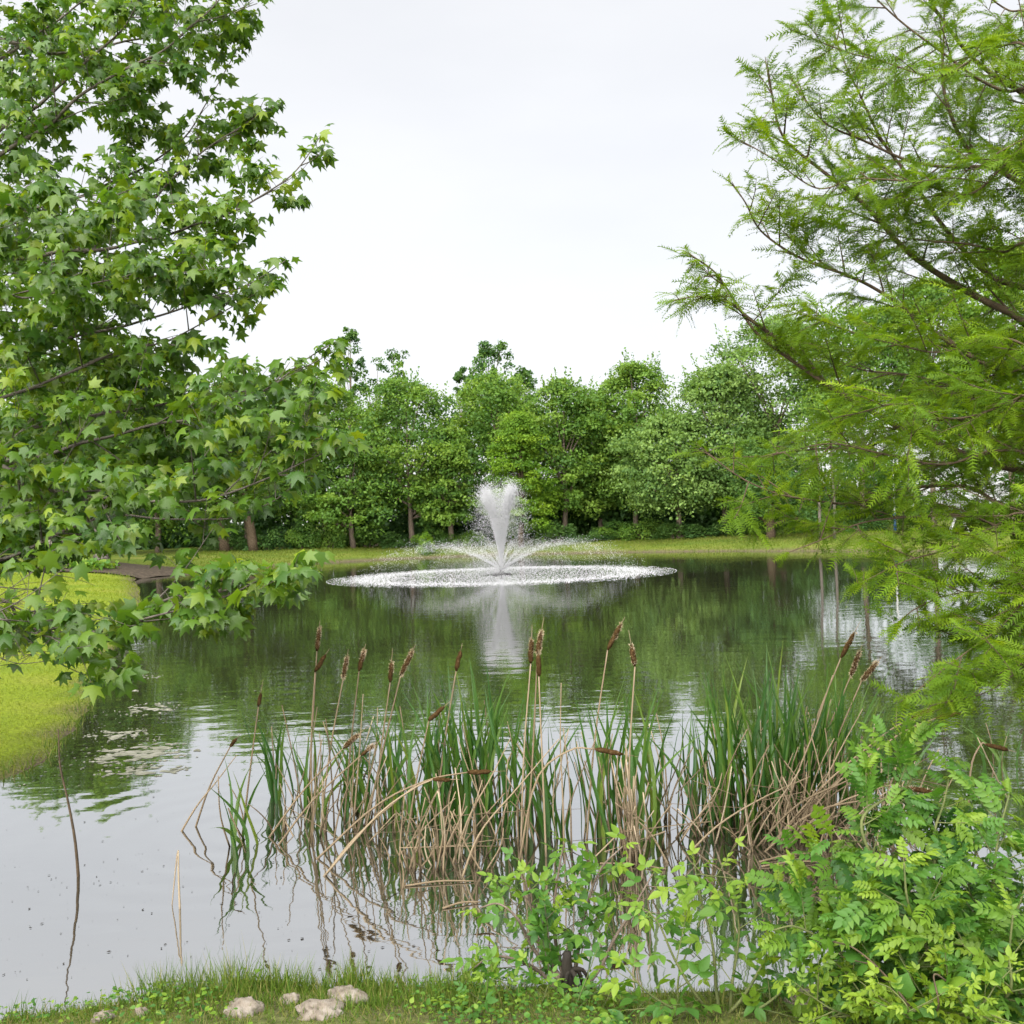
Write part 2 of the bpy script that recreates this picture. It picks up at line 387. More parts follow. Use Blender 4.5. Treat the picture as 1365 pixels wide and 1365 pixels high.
gF = np.concatenate([q[:, [0, 1, 2]], q[:, [0, 2, 3]]])
mud = np.clip(1 - (SD - 0.05) / np.where(GY > 30, 0.5, 0.16), 0, 1)
mud = np.maximum(mud, np.where((GY < 6) & (abs(GX) < 8), .55 + .3 * np.sin(7 * GX + 3 * GY) * np.sin(9 * GY - 4 * GX), 0))
g_me = make_mesh('ground', np.stack([GX.ravel(), GY.ravel(), GZ.ravel()], -1), gF, mud.ravel(), ground_mat(), True)
lawn = np.clip((-GX - 1.5) / 1.5, 0, 1) * np.clip((GY - 5.5) / .8, 0, 1) * np.clip((44 - GY) / 3, 0, 1)
_a = g_me.attributes.new('lawn', 'FLOAT', 'POINT'); _a.data.foreach_set('value', np.ascontiguousarray(lawn.ravel(), dtype=np.float32))
tag(link('ground', g_me), 'mown grass banks round the pond', None, None, 'structure')

wv = np.array([(-14, 2, 0), (26, 2, 0), (26, 62, 0), (-20, 62, 0), (-20, 20, 0)], float)
w_me = make_mesh('pond_water', wv, np.array([(0, 1, 2), (0, 2, 3), (0, 3, 4)]), None, water_mat())
tag(link('pond_water', w_me), 'calm dark green pond water mirroring trees and sky', None, None, 'structure')

# bare soil bed round the flaky-barked trees, draped on the lawn's end
bx, by = np.meshgrid(np.linspace(-1, 1, 24), np.linspace(-1, 1, 16))
bed_c = np.array([-17.6, 45.0])
ang = np.arctan2(by, bx); rr = np.maximum(abs(bx), abs(by)) * (1 + 0.12 * np.sin(3 * ang) + 0.07 * np.sin(7 * ang + 1))
BX = bed_c[0] + 3.6 * rr * np.cos(ang); BY = bed_c[1] + 3.4 * rr * np.sin(ang)
BZ = height(BX, BY); BZ = np.maximum(BZ, -0.05) + 0.05 + 0.16 * np.clip(1 - rr, 0, 1)
bi = np.arange(24 * 16).reshape(16, 24)
bq = np.stack([bi[:-1, :-1], bi[:-1, 1:], bi[1:, 1:], bi[1:, :-1]], -1).reshape(-1, 4)
bed = make_mesh('planting_bed', np.stack([BX.ravel(), BY.ravel(), BZ.ravel()], -1), np.concatenate([bq[:, [0, 1, 2]], bq[:, [0, 2, 3]]]), None, M_mulch, True)
tag(link('planting_bed', bed), 'brown mulch bed beside the bright lawn', None, None, 'structure')

# ------------------------------------------------------------------ leaf templates (base at origin, axis +Y, normal +Z, unit length)
def star_leaf(curl=0.16, wob=0.0):
    c = np.array([0, 0.36, 0.03]); pts = []
    tips = [(-150, 0.24), (-116, 0.43), (-90, 0.29), (-57, 0.57), (-29, 0.31), (0, 0.64), (29, 0.31), (57, 0.57), (90, 0.29), (116, 0.43), (150, 0.24)]
    for a, r in tips:
        a = math.radians(a + wob * math.sin(a * 0.1)); pts.append((r * math.sin(a), 0.36 + r * math.cos(a), -curl * (r / 0.6) ** 2))
    pts.append((0, 0.16, 0.0))
    V = np.vstack([c, pts]); n = len(pts)
    return V, np.array([[0, 1 + (i + 1) % n, 1 + i] for i in range(n)])
def ovate(w=0.27, fold=0.07, curl=0.10):
    V = np.array([(0, 0, 0), (0, 0.35, -0.01), (0, 0.7, -0.4 * curl), (0, 1, -curl),
                  (-0.75 * w, 0.16, fold * .6), (-w, 0.42, fold), (-0.62 * w, 0.72, fold * .6 - .4 * curl),
                  (0.75 * w, 0.16, fold * .6), (w, 0.42, fold), (0.62 * w, 0.72, fold * .6 - .4 * curl)], float)
    F = [(0, 1, 4), (4, 1, 5), (5, 1, 2), (5, 2, 6), (6, 2, 3), (0, 7, 1), (7, 8, 1), (8, 2, 1), (8, 9, 2), (9, 3, 2)]
    return V, np.array(F)
def leaflet(w=0.22, fold=0.06, curl=0.08):
    V = np.array([(0, 0, 0), (0, 0.55, -0.02), (0, 1, -curl), (-w, 0.38, fold), (w, 0.38, fold), (-.55 * w, .74, fold * .5 - .05), (.55 * w, .74, fold * .5 - .05)], float)
    return V, np.array([(0, 1, 3), (3, 1, 5), (5, 1, 2), (0, 4, 1), (4, 6, 1), (6, 2, 1)])
def heart_leaf():
    pts = []
    for a, r in [(-172, .30), (-150, .46), (-120, .50), (-95, .46), (-75, .53), (-50, .47), (-25, .5), (0, .66), (25, .5), (50, .47), (75, .53), (95, .46), (120, .50), (150, .46), (172, .30)]:
        t = math.radians(a); pts.append((r * math.sin(t), 0.34 + r * math.cos(t), -0.12 * (r / .5) ** 2))
    V = np.vstack([[(0, .34, 0.02)], pts, [(0, .16, 0)]]); n = len(V) - 1
    return V, np.array([[0, 1 + (i + 1) % n, 1 + i] for i in range(n)])
def join(parts):
    V, F, n = [], [], 0
    for v, f in parts: V.append(v); F.append(f + n); n += len(v)
    return np.concatenate(V), np.concatenate(F)
def place(tpl, pos, ang, s, droop=0.0, roll=0.0):
    v, f = tpl
    a = np.array([math.sin(ang), math.cos(ang), -droop]); R = frames(a, np.array([roll, 0, 1.0]))
    return (v * s) @ R.T + np.asarray(pos), f
def rachis(pts, w):
    pts = np.asarray(pts, float); off = np.array([w, 0, 0])
    V = np.concatenate([pts - off, pts + off]); n = len(pts)
    F = []
    for i in range(n - 1): F += [(i, i + n, i + 1), (i + n, i + n + 1, i + 1)]
    return V, np.array(F)
def pinnate(pairs=5, w=0.24, sag=0.28, seed=0):
    r = np.random.default_rng(seed); parts = []
    def at(t): return np.array([0, t, -sag * t * t])
    parts.append(rachis([at(t) for t in np.linspace(0, 0.85, 5)], 0.008))
    for i in range(pairs):
        t = 0.22 + 0.60 * i / (pairs - 1); s = 0.30 * (1 - 0.35 * abs(t - 0.5)) * r.uniform(.9, 1.1)
        for sgn in (-1, 1):
            parts.append(place(ovate(w, .06, .12), at(t), sgn * math.radians(r.uniform(52, 70)), s, 0.25 + r.uniform(0, .35), -sgn * 0.3))
    parts.append(place(ovate(w), at(.85), 0, .30, .5))
    return join(parts)
def trifoliate(seed=0):
    r = np.random.default_rng(seed)
    def at(t): return np.array([0, t, -0.10 * t])
    parts = [rachis([at(0), at(.25), at(.5)], 0.008), place(ovate(.27), at(.48), r.uniform(-.15, .15), .52, .3)]
    for sgn in (-1, 1): parts.append(place(ovate(.26), at(.40), sgn * math.radians(r.uniform(55, 80)), .43, .25, -sgn * .2))
    return join(parts)
def five_leaf(seed=0):
    r = np.random.default_rng(seed); parts = [rachis([(0, 0, 0), (0, .2, 0), (0, .7, -.08)], 0.008)]
    for y, a, s in [(.28, 68, .36), (.30, -66, .36), (.5, 55, .40), (.5, -57, .40), (.7, 0, .46)]:
        parts.append(place(ovate(.24), (0, y, -.1 * y), math.radians(a + r.uniform(-8, 8)), s, .25 + r.uniform(0, .25), -.2 * np.sign(a)))
    return join(parts)
def frond(n=13, seed=0, lw=0.028, sag=.26):
    r = np.random.default_rng(seed); V, F = [], []
    def at(t): return np.array([0, t, -sag * t * t])
    v, f = rachis([at(t) for t in (0, .5, 1)], 0.006); V.append(v); F.append(f); k = len(v)
    for i in range(n):
        t = 0.08 + 0.92 * i / n; L = 0.26 * math.sin(math.pi * (0.16 + 0.74 * t)) ** .8 * r.uniform(.8, 1.15)
        for sgn in (-1, 1):
            a = math.radians(r.uniform(48, 68)); b = at(t); d = np.array([sgn * math.sin(a), math.cos(a), r.uniform(-.25, .25) - .12])
            e = np.array([0, lw, 0]) if True else 0
            V.append(np.array([b - e, b + e, b + d * L])); F.append(np.array([[k, k + 1, k + 2]])); k += 3
    return np.concatenate(V), np.concatenate(F)
def diamond():
    V = np.array([(0, -.5, 0), (.32, 0, .08), (0, .5, 0), (-.32, 0, .08)], float)
    return V, np.array([(0, 1, 2), (0, 2, 3)])
def blade_tri():
    V = np.array([(-.5, 0, 0), (.5, 0, 0), (.35, .5, .06), (-.35, .5, .06), (0, 1, .22)], float)
    return V, np.array([(0, 1, 2), (0, 2, 3), (3, 2, 4)])

def in_poly(pt, poly):
    x, y = pt[..., 0], pt[..., 1]; c = np.zeros(x.shape, bool); j = len(poly) - 1
    for i in range(len(poly)):
        xi, yi = poly[i]; xj, yj = poly[j]
        c ^= ((yi > y) != (yj > y)) & (x < (xj - xi) * (y - yi) / (yj - yi + 1e-9) + xi)
        j = i
    return c

def leaf_parts(root, name, templates, mat, pos, R, S, tint, most=300, tints=4, rest='foliage'):
    """the leaves that show largest become parts of their own, the rest one part"""
    o0 = np.array(root.location)
    pp = proj(pos); vis = (pp[:, 0] > -20) & (pp[:, 0] < 1385) & (pp[:, 1] > -20) & (pp[:, 1] < 1385) & (pp[:, 2] > 0)
    Sm = S if S.ndim == 1 else S.max(1)
    order = np.argsort(-np.where(vis, Sm / np.maximum(pp[:, 2], .1), 0))
    big, small = order[:most], order[most:]
    ti = np.clip((tint * tints).astype(int), 0, tints - 1)
    var = [[make_mesh(name, t[0], t[1], np.full(len(t[0]), (k + .5) / tints), mat) for k in range(tints)] for t in templates]
    which = np.arange(len(pos)) % len(templates)
    for i in big:
        link(name, var[which[i]][ti[i]], root, M=m4(R[i], pos[i] - o0, S[i]))
    if len(small):
        mb = MB()
        for k, t in enumerate(templates):
            s = small[which[small] == k]; mb.scatter(t, pos[s], R[s], S[s], tint[s])
        o = link(rest, mb.mesh(rest, mat, o0), root); o['kind'] = 'stuff'

# ------------------------------------------------------------------ far trees
FAR_LEAF = diamond()
def far_tree(name, label, px, Y, top, half, seed, mat, shape='round', low=0.12, clumps=110, per=125, leaf=0.205, trunk_r=0.16, gap=0.0,
             bark=None, group='trees lining the far bank', flat=0.45, lean=0.0, base=None):
    r = np.random.default_rng(seed)
    b = P(px, 700, Y); bz = hz(b[0], Y) if base is None else base
    b = np.array([b[0], Y, bz - 0.03])
    H = P(px, top, Y)[2] - b[2]; Rr = 1.2 * half * Y / FPX; clumps = int(clumps * 1.65)
    t = thing(name, b, label, 'tree', group)
    # crown: many leafy clumps spread through an uneven envelope
    lobes = r.uniform(0, 2 * math.pi, 3)
    C, CS = [], []
    for i in range(clumps):
        u = r.uniform(0, 1) ** 0.9
        if shape == 'cone': e = (1 - u) ** 0.75 * (0.55 + 0.45 * min(1, u * 6))
        elif shape == 'tall': e = (0.35 + 0.65 * math.sin(math.pi * min(1, u * 0.95 + 0.05)) ** 0.7)
        else: e = math.sin(math.pi * min(0.985, 0.16 + 0.84 * u)) ** 0.55
        a = r.uniform(0, 2 * math.pi)
        e *= 1 + 0.22 * math.sin(2 * a + lobes[0] + 3 * u) + 0.15 * math.sin(5 * u * 3 + lobes[1] + a)
        f = math.sqrt(r.uniform(0.12, 1.0)) * (r.uniform(1.0, 1.22) if r.uniform() < .22 else 1)
        cs = Rr * r.choice([.15, .2, .27, .34]) * r.uniform(.85, 1.15) * (0.8 if shape != 'round' else 1.0)
        zc = (low + (1 - low) * u) * H - cs * 0.4
        C.append((f * e * Rr * 0.88 * math.cos(a) + lean * u, f * e * Rr * 0.88 * math.sin(a), zc)); CS.append(cs)
    C = np.array(C); CS = np.array(CS)
    keep = r.uniform(0, 1, clumps) > gap; C, CS = C[keep], CS[keep]; k = len(C)
    n = k * per
    ci = np.repeat(np.arange(k), per)
    d = norm(r.standard_normal((n, 3)) + np.array([0, 0, 0.55]))
    rad = CS[ci] * r.uniform(0.5, 1.25, n) ** 0.7
    pos = C[ci] + d * rad[:, None] * np.array([1, 1, flat]) + 0.05 * r.standard_normal((n, 3))
    nor = norm(d * 0.75 + np.array([0, -.1, 0.7]) + 0.36 * r.standard_normal((n, 3)))
    R = frames(r.standard_normal((n, 3)), nor)
    tint = np.clip(r.uniform(0.08, 0.88, k)[ci] + r.normal(0, 0.09, n), 0, 1)
    mb = MB(); mb.scatter(FAR_LEAF, pos, R, leaf * r.uniform(0.6, 1.25, n), tint)
    # loose shoots that break the outline
    ns = 90 if shape == 'round' else 24; sj = r.integers(0, k, ns); sdn = norm((C[sj] - np.array([lean * .5, 0, .45 * H])) * np.array([1, 1, .8]) + .5 * r.standard_normal((ns, 3)) * Rr * .4 + np.array([0, 0, .25 * Rr]))
    sl = Rr * r.uniform(.05, .26, ns); q = 16; si = np.repeat(np.arange(ns), q); u = np.tile(np.linspace(.3, 1, q), ns)
    sp = C[sj][si] + sdn[si] * ((CS[sj] * .6 + sl)[si] * u)[:, None] + .06 * r.standard_normal((ns * q, 3)) * (1.6 - u)[:, None]
    mb.scatter(FAR_LEAF, sp, frames(sdn[si] + .6 * r.standard_normal((ns * q, 3)), r.standard_normal((ns * q, 3)) * .5 + [0, 0, .8]), leaf * r.uniform(.5, 1.1, ns * q), np.clip(r.normal(.6, .15, ns)[si], 0, 1))
    link('crown', mb.mesh('crown', mat), t)
    # trunk with limbs that reach into the clumps
    bark = bark or M_bark
    tb = MB(); th = H * (0.75 if shape != 'round' else 0.6)
    zz = np.linspace(-0.05, th, 9)
    wob = np.cumsum(r.normal(0, 0.05, (9, 2)), 0) * (H / 10); wob[0] = 0
    tp = np.stack([wob[:, 0] + lean * zz / H, wob[:, 1], zz], -1)
    tb.add(*tube(tp, trunk_r * np.linspace(1.15, 0.35, 9), 7))
    link('trunk', tb.mesh('trunk', bark, smooth=True), t)
    lm = MB()
    for j in r.choice(k, min(k, 16), replace=False):
        c = C[j]; s0 = np.clip(c[2] * 0.62, 0.25 * th, th * 0.97)
        st = np.array([np.interp(s0, zz, tp[:, 0]), np.interp(s0, zz, tp[:, 1]), s0])
        mid = 0.5 * (st + c) + np.array([0, 0, 0.08 * H * r.uniform(-.3, .6)])
        lm.add(*tube(catmull([st, mid, c], 6), trunk_r * np.linspace(0.45, 0.1, 6), 5))
    link('limb', lm.mesh('limb', bark, smooth=True), t)
    return t

def copy_tree(src, loc, rz, s, label, group=None):
    o = src.copy(); COL.objects.link(o); o.location = loc; o.rotation_euler = (0, 0, rz); o.scale = s
    o['label'] = label
    if group: o['group'] = group
    for ch in src.children:
        c = ch.copy(); COL.objects.link(c); c.parent = o
    return o

G = 'trees lining the far bank'
FT = [
 # name, label, px, Y, top, half, seed, mat, kwargs
 ('woodland_tree', 'dense green tree behind the lawn, beyond the flaky-barked trunks', 60, 58, 500, 90, 1, M_far, dict(low=.26)),
 ('woodland_tree', 'broad green tree seen between the sweetgum boughs, left of the leaning brown trunks', 210, 58, 515, 85, 2, M_far, dict(low=.18)),
 ('woodland_tree', 'rounded tree half hidden by the sweetgum branch tips', 330, 60, 500, 80, 3, M_far, dict(low=.30)),
 ('woodland_tree', 'yellow-green round tree beside the sweetgum tip, below the thin tall treetop', 432, 62, 508, 76, 4, M_far, dict(low=.22)),
 ('woodland_tree', 'low leafy tree with foliage to the grass, in front of the darker wood', 470, 60, 600, 52, 5, M_far, dict(low=.16, clumps=60)),
 ('woodland_tree', 'layered light green tree left of the fountain plume', 548, 61, 504, 76, 6, M_far, dict(low=.26, clumps=95)),
 ('woodland_tree', 'small layered tree just left of the fountain jet', 600, 60, 570, 48, 7, M_far, dict(low=.20, clumps=60)),
 ('woodland_tree', 'tall tree directly behind the lime green conical tree', 662, 64, 492, 68, 8, M_far, dict(low=.20, clumps=95, trunk_r=.2)),
 ('young_cypress', 'lime green conical tree on the bank right behind the fountain', 694, 59.3, 548, 58, 9, M_far_lime, dict(shape='cone', low=.13, clumps=110, per=170, flat=.35, leaf=.14, bark=M_bark_red)),
 ('woodland_tree', 'narrow airy tree right of the lime cone with sky gaps', 756, 62, 504, 60, 10, M_far, dict(low=.22, gap=.2)),
 ('woodland_tree', 'dark green tree at the dip in the treeline', 800, 64, 522, 58, 11, M_far, dict(low=.18)),
 ('woodland_tree', 'tall rounded tree standing above the dip in the treeline', 850, 63, 484, 68, 12, M_far, dict(low=.18, clumps=95)),
 ('woodland_tree', 'pale grey-green tree low beside the tall rounded one', 905, 59, 550, 68, 13, M_far_pale, dict(low=.30)),
 ('woodland_tree', 'pale tree with silvery leaf clusters, stepping up towards the cypress', 965, 60, 488, 70, 14, M_far_pale, dict(low=.26, clumps=95)),
 ('woodland_tree', 'large pale tree whose top meets the cypress branch tip', 1040, 60, 418, 88, 15, M_far_pale, dict(low=.28, clumps=105, gap=.1)),
 ('woodland_tree', 'forked-trunk tree on the far grass under the cypress boughs', 1026, 55.5, 600, 62, 16, M_far_dark, dict(low=.30, clumps=40, trunk_r=.24, bark=M_bark_red)),
 ('woodland_tree', 'tall open tree behind the middle of the cypress with sky under its crown', 1150, 57, 405, 88, 17, M_far, dict(low=.52, clumps=80, trunk_r=.15, gap=.1)),
 ('woodland_tree', 'open tree with a bare pole trunk near the blue-footed post', 1245, 54, 370, 80, 18, M_far, dict(low=.55, clumps=80, trunk_r=.14, gap=.1)),
 ('woodland_tree', 'yellow-green tree at the picture edge behind the cypress limbs', 1350, 52, 325, 80, 19, M_far_lime, dict(low=.35, clumps=95)),
]
FAR = []
for (nm, lb, px, Y, top, half, seed, mat, kw) in FT:
    FAR.append(far_tree(nm, lb, px, Y, top, half, seed, mat, **kw))
# thin tall crowns that stand up behind the front row
for (lb, px, Y, top, half, seed, kw) in [
    ('thinnest and tallest treetop, rising beside the sweetgum tip', 470, 80, 432, 22, 31, dict(clumps=46, gap=.1)),
    ('faint sparse treetop between the two thin dark ones', 506, 84, 478, 30, 32, dict(clumps=34, gap=.25)),
    ('narrow dark treetop with small round tufts, left of the fountain', 538, 80, 466, 22, 33, dict(clumps=46, gap=.1)),
    ('fan-shaped dark treetop sticking up above the fountain', 661, 78, 455, 30, 34, dict(clumps=50, gap=.1)),
    ('short dark treetop right of the fan-shaped one', 703, 80, 490, 22, 35, dict(clumps=46)),
    ('small treetop on the skyline above the layered tree', 622, 80, 490, 18, 36, dict(clumps=40))]:
    far_tree('tall_thin_tree', lb, px, Y, top, half, seed, M_far_dark, shape='tall', low=.40, per=60, leaf=.24, trunk_r=.10, flat=.8,
             group='thin treetops above the treeline', **kw)

# the wood behind, read as one mass
r = np.random.default_rng(77)
mb = MB()
n = 330
cx = np.concatenate([r.uniform(-62, 24, n), r.uniform(24, 70, 60)]); cy = r.uniform(66, 90, n + 60); cy[:170] = r.uniform(64.5, 70, 170); cr = r.uniform(1.6, 3.0, n + 60)
cz = np.concatenate([r.uniform(0.6, 9.0, n), r.uniform(1.0, 12, 60)]) * np.where(cx < -10, 1.1, 1); cz[:170] = r.uniform(.4, 3.4, 170); cr[:170] *= .8
per = 300; ci = np.repeat(np.arange(n + 60), per)
d = norm(r.standard_normal((len(ci), 3)) + np.array([0, -.3, .3]))
pos = np.stack([cx, cy, cz], -1)[ci] + d * (cr[ci] * r.uniform(.5, 1.1, len(ci)))[:, None] * np.array([1, 1, .7])
mb.scatter(FAR_LEAF, pos, frames(r.standard_normal((len(ci), 3)), norm(d + np.array([0, 0, .7]) + .5 * r.standard_normal((len(ci), 3)))),
           0.46 * r.uniform(.6, 1.2, len(ci)), np.clip(r.uniform(.0, .45, n + 60)[ci] + r.normal(0, .1, len(ci)), 0, 1))
tag(link('distant_wood', mb.mesh('distant_wood', M_far_dark)), 'dark mass of woodland behind the front row of trees', 'wood', None, 'stuff')

# dark shrubs along the foot of the trees
proto = []
def far_bush(seed, w, h, mat):
    r = np.random.default_rng(seed); b = MB(); k = 16; per = 150
    C = np.stack([r.uniform(-w, w, k), r.uniform(-.5, .5, k), r.uniform(.15, .8, k) * h], -1); C[:, 2] *= 1 - .5 * (abs(C[:, 0]) / w) ** 2
    ci = np.repeat(np.arange(k), per); n = k * per
    d = norm(r.standard_normal((n, 3)) + np.array([0, -.2, .3]))
    pos = C[ci] + d * r.uniform(.22, .5, n)[:, None]; pos[:, 2] = np.maximum(pos[:, 2], .02)
    b.scatter(FAR_LEAF, pos, frames(r.standard_normal((n, 3)), norm(d + np.array([0, 0, .6]) + .5 * r.standard_normal((n, 3)))),
              .15 * r.uniform(.6, 1.2, n), np.clip(r.uniform(.1, .7, k)[ci] + r.normal(0, .14, n), 0, 1))
    me = b.mesh('foliage', mat)
    s = MB()
    for j in range(7):
        e = C[j]; s.add(*tube(catmull([(e[0] * .2, 0, 0), (e[0] * .6, 0, e[2] * .6), e], 5), np.linspace(.03, .008, 5), 4))
    return me, s.mesh('stem', M_bark)
BM = [far_bush(101, 1.3, 1.7, M_far_dark), far_bush(102, 1.5, 1.3, M_far_dark), far_bush(103, 1.1, 2.0, M_far), far_bush(104, 1.4, 1.1, M_far)]
r = np.random.default_rng(55)
near_what = ['left of the leaning trunks', 'below the sweetgum tips', 'under the yellow-green tree', 'under the low leafy tree', 'left of the little bank sapling',
             'behind the little bank sapling', 'behind the left spray', 'behind the fountain jet', 'right of the lime cone trunk', 'behind the right spray tip',
             'past the right spray tip', 'below the dip in the treeline', 'under the tall rounded tree', 'under the low pale tree', 'left of the forked trunk',
             'behind the forked trunk', 'right of the forked trunk', 'left of the blue-footed post', 'right of the blue-footed post', 'at the picture edge by the steel frame']
bush_px = [300, 360, 405, 440, 490, 530, 575, 625, 740, 785, 820, 860, 900, 950, 990, 1045, 1085, 1150, 1225, 1310]
for i, (bxp, wt) in enumerate(zip(bush_px, near_what)):
    Y = 60.3 - max(0, bxp - 850) * .012 - max(0, 420 - bxp) * .02 + r.uniform(-.9, 1.3)
    b = P(bxp, 700, Y); z = hz(b[0], Y)
    fm, sm = BM[i % 4]
    t = thing('undergrowth_bush', (b[0], Y, z - .02), ('low dark bush at the wood edge ' if i % 4 < 2 else 'leafy green bush at the wood edge ') + wt, 'bush', 'bushes at the foot of the trees')
    t.rotation_euler = (0, 0, r.uniform(-.4, .4)); t.scale = (r.uniform(.6, 1.2),) * 2 + (r.uniform(.45, 1.15),)
    link('foliage', fm, t); link('stem', sm, t)

# leaning brown trunks at the wood edge on the left
for px, lean, lb in [(300, -.45, 'thick leaning brown trunk at the dark wood edge, further left of the pair'), (338, -.35, 'leaning brown trunk at the dark wood edge beside its twin')]:
    b = P(px, 730, 58.5); z = hz(b[0], 58.5)
    t = thing('leaning_trunk', (b[0], 58.5, z), lb, 'tree', 'leaning trunks')
    m = MB(); m.add(*tube(catmull([(0, 0, -.05), (lean * .5, 0, 1.5), (lean * 1.6, 0.2, 4.0), (lean * 2, .3, 6)], 9), np.linspace(.30, .16, 9), 8))
    link('trunk', m.mesh('trunk', M_bark_red, smooth=True), t)
    rr_ = np.random.default_rng(px); n = 900
    m = MB(); pos = np.array([lean * 1.8, .2, 5.6]) + rr_.standard_normal((n, 3)) * np.array([1.1, .8, .7])
    m.scatter(FAR_LEAF, pos, frames(rr_.standard_normal((n, 3)), rr_.standard_normal((n, 3)) + [0, 0, 1.2]), .18 * rr_.uniform(.6, 1.2, n), rr_.uniform(0, .7, n))
    link('crown', m.mesh('crown', M_far_dark), t)

# two flaky-barked trees in the mulch bed
for px, pyb, Y, lb, sd in [(132, 756, 46, 'pale flaky-barked tree in the mulch bed, nearer the water', 41), (77, 760, 45, 'pale flaky-barked tree in the mulch bed, nearer the lawn', 42)]:
    b = P(px, pyb, Y)
    far_tree('river_birch', lb, px, Y, 470, 70, sd, M_far, low=.35, clumps=70, trunk_r=.34, bark=M_birch, group='flaky-barked trees in the bed', base=max(hz(b[0], Y), .2) + .05)
# ground plants on the bed
r = np.random.default_rng(9); n = 700
m = MB(); pos = np.stack([r.uniform(-19.6, -16.6, n), r.uniform(42.5, 44.2, n), np.zeros(n)], -1)
pos[:, 2] = np.maximum(height(pos[:, 0], pos[:, 1]), 0) + .12 + r.uniform(0, .28, n)
m.scatter(ovate(.4), pos, frames(r.standard_normal((n, 3)), r.standard_normal((n, 3)) * .5 + [0, -.4, 1]), r.uniform(.12, .22, n), r.uniform(.4, 1, n))
tag(link('ground_cover', m.mesh('ground_cover', M_bush)), 'low yellow-green leafy ground cover on the mulch bed', 'ground cover', None, 'stuff')

# little sapling on the far bank left of the fountain
b = W(567, 741, .12); b[2] = hz(b[0], b[1])
far_tree('bank_sapling', 'tiny bright green sapling at the far waterline left of the fountain', 567, float(b[1]) + 1.2, 712, 13, 60, M_far_lime, shape='cone', low=.05, clumps=30, per=60, leaf=.10,
         trunk_r=.02, group=None)

# post, steel frame and rail beyond the cypress
b = P(1193, 700, 55); z = hz(b[0], 55)
t = thing('pole', (b[0], 55, z), 'white pole with a blue foot on the far grass, seen through the cypress', 'pole')
m = MB(); m.add(*tube([(0, 0, .95), (0, 0, 2), (0, 0, 3.4)], .055, 8)); link('shaft', m.mesh('shaft', M_white, smooth=True), t)
m = MB(); m.add(*tube([(0, 0, -.03), (0, 0, .5), (0, 0, .953)], .075, 8)); link('foot', m.mesh('foot', M_blue, smooth=True), t)
b = P(1278, 700, 50); z = hz(b[0], 50)
t = thing('steel_frame', (b[0], 50, z), 'grey hopper on splayed white legs beyond the cypress', 'frame')
m = MB(); m.add(*tube([(0, 0, .75), (0, 0, 1.0), (0, 0, 1.35), (0, 0, 1.75), (0, 0, 1.8)], [.1, .35, .62, .75, .2], 10)); link('hopper', m.mesh('hopper', M_steel), t)
for k in range(4):
    a = k * math.pi / 2 + .5; m = MB()
    m.add(*tube([(.15 * math.cos(a), .15 * math.sin(a), .8), (.6 * math.cos(a), .6 * math.sin(a), -.03)], .035, 6)); link('leg', m.mesh('leg', M_white), t)
b = P(1333, 730, 46); z = hz(b[0], 46)
t = thing('stake', (b[0], 46, z), 'short pale stake on the grass at the picture edge', 'post')
m = MB(); m.add(*tube([(0, 0, -.05), (.01, 0, .6), (0, 0, 1.2)], .04, 6)); link('shaft', m.mesh('shaft', M_bark_grey), t)
for px, lb in [(1113, 'slender pale trunk on the far grass, the nearer to the forked tree'), (1093, 'slender leaning pale trunk beside its twin on the far grass')]:
    b = P(px, 735, 52); z = hz(b[0], 52)
    t = thing('young_tree', (b[0], 52, z), lb, 'tree', 'slender young trees on the far grass')
    m = MB(); m.add(*tube(catmull([(0, 0, -.05), (.05, 0, 2), (-.04, 0, 4), (.1, 0, 6)], 9), np.linspace(.085, .04, 9), 6)); link('trunk', m.mesh('trunk', M_bark_grey, smooth=True), t)
    rr_ = np.random.default_rng(px); n = 1500; m = MB()
    pos = np.array([.1, 0, 5.8]) + rr_.standard_normal((n, 3)) * np.array([.7, .7, .9])
    m.scatter(FAR_LEAF, pos, frames(rr_.standard_normal((n, 3)), rr_.standard_normal((n, 3)) + [0, 0, 1.2]), .15 * rr_.uniform(.6, 1.2, n), rr_.uniform(.2, .9, n))
    link('crown', m.mesh('crown', M_far), t)

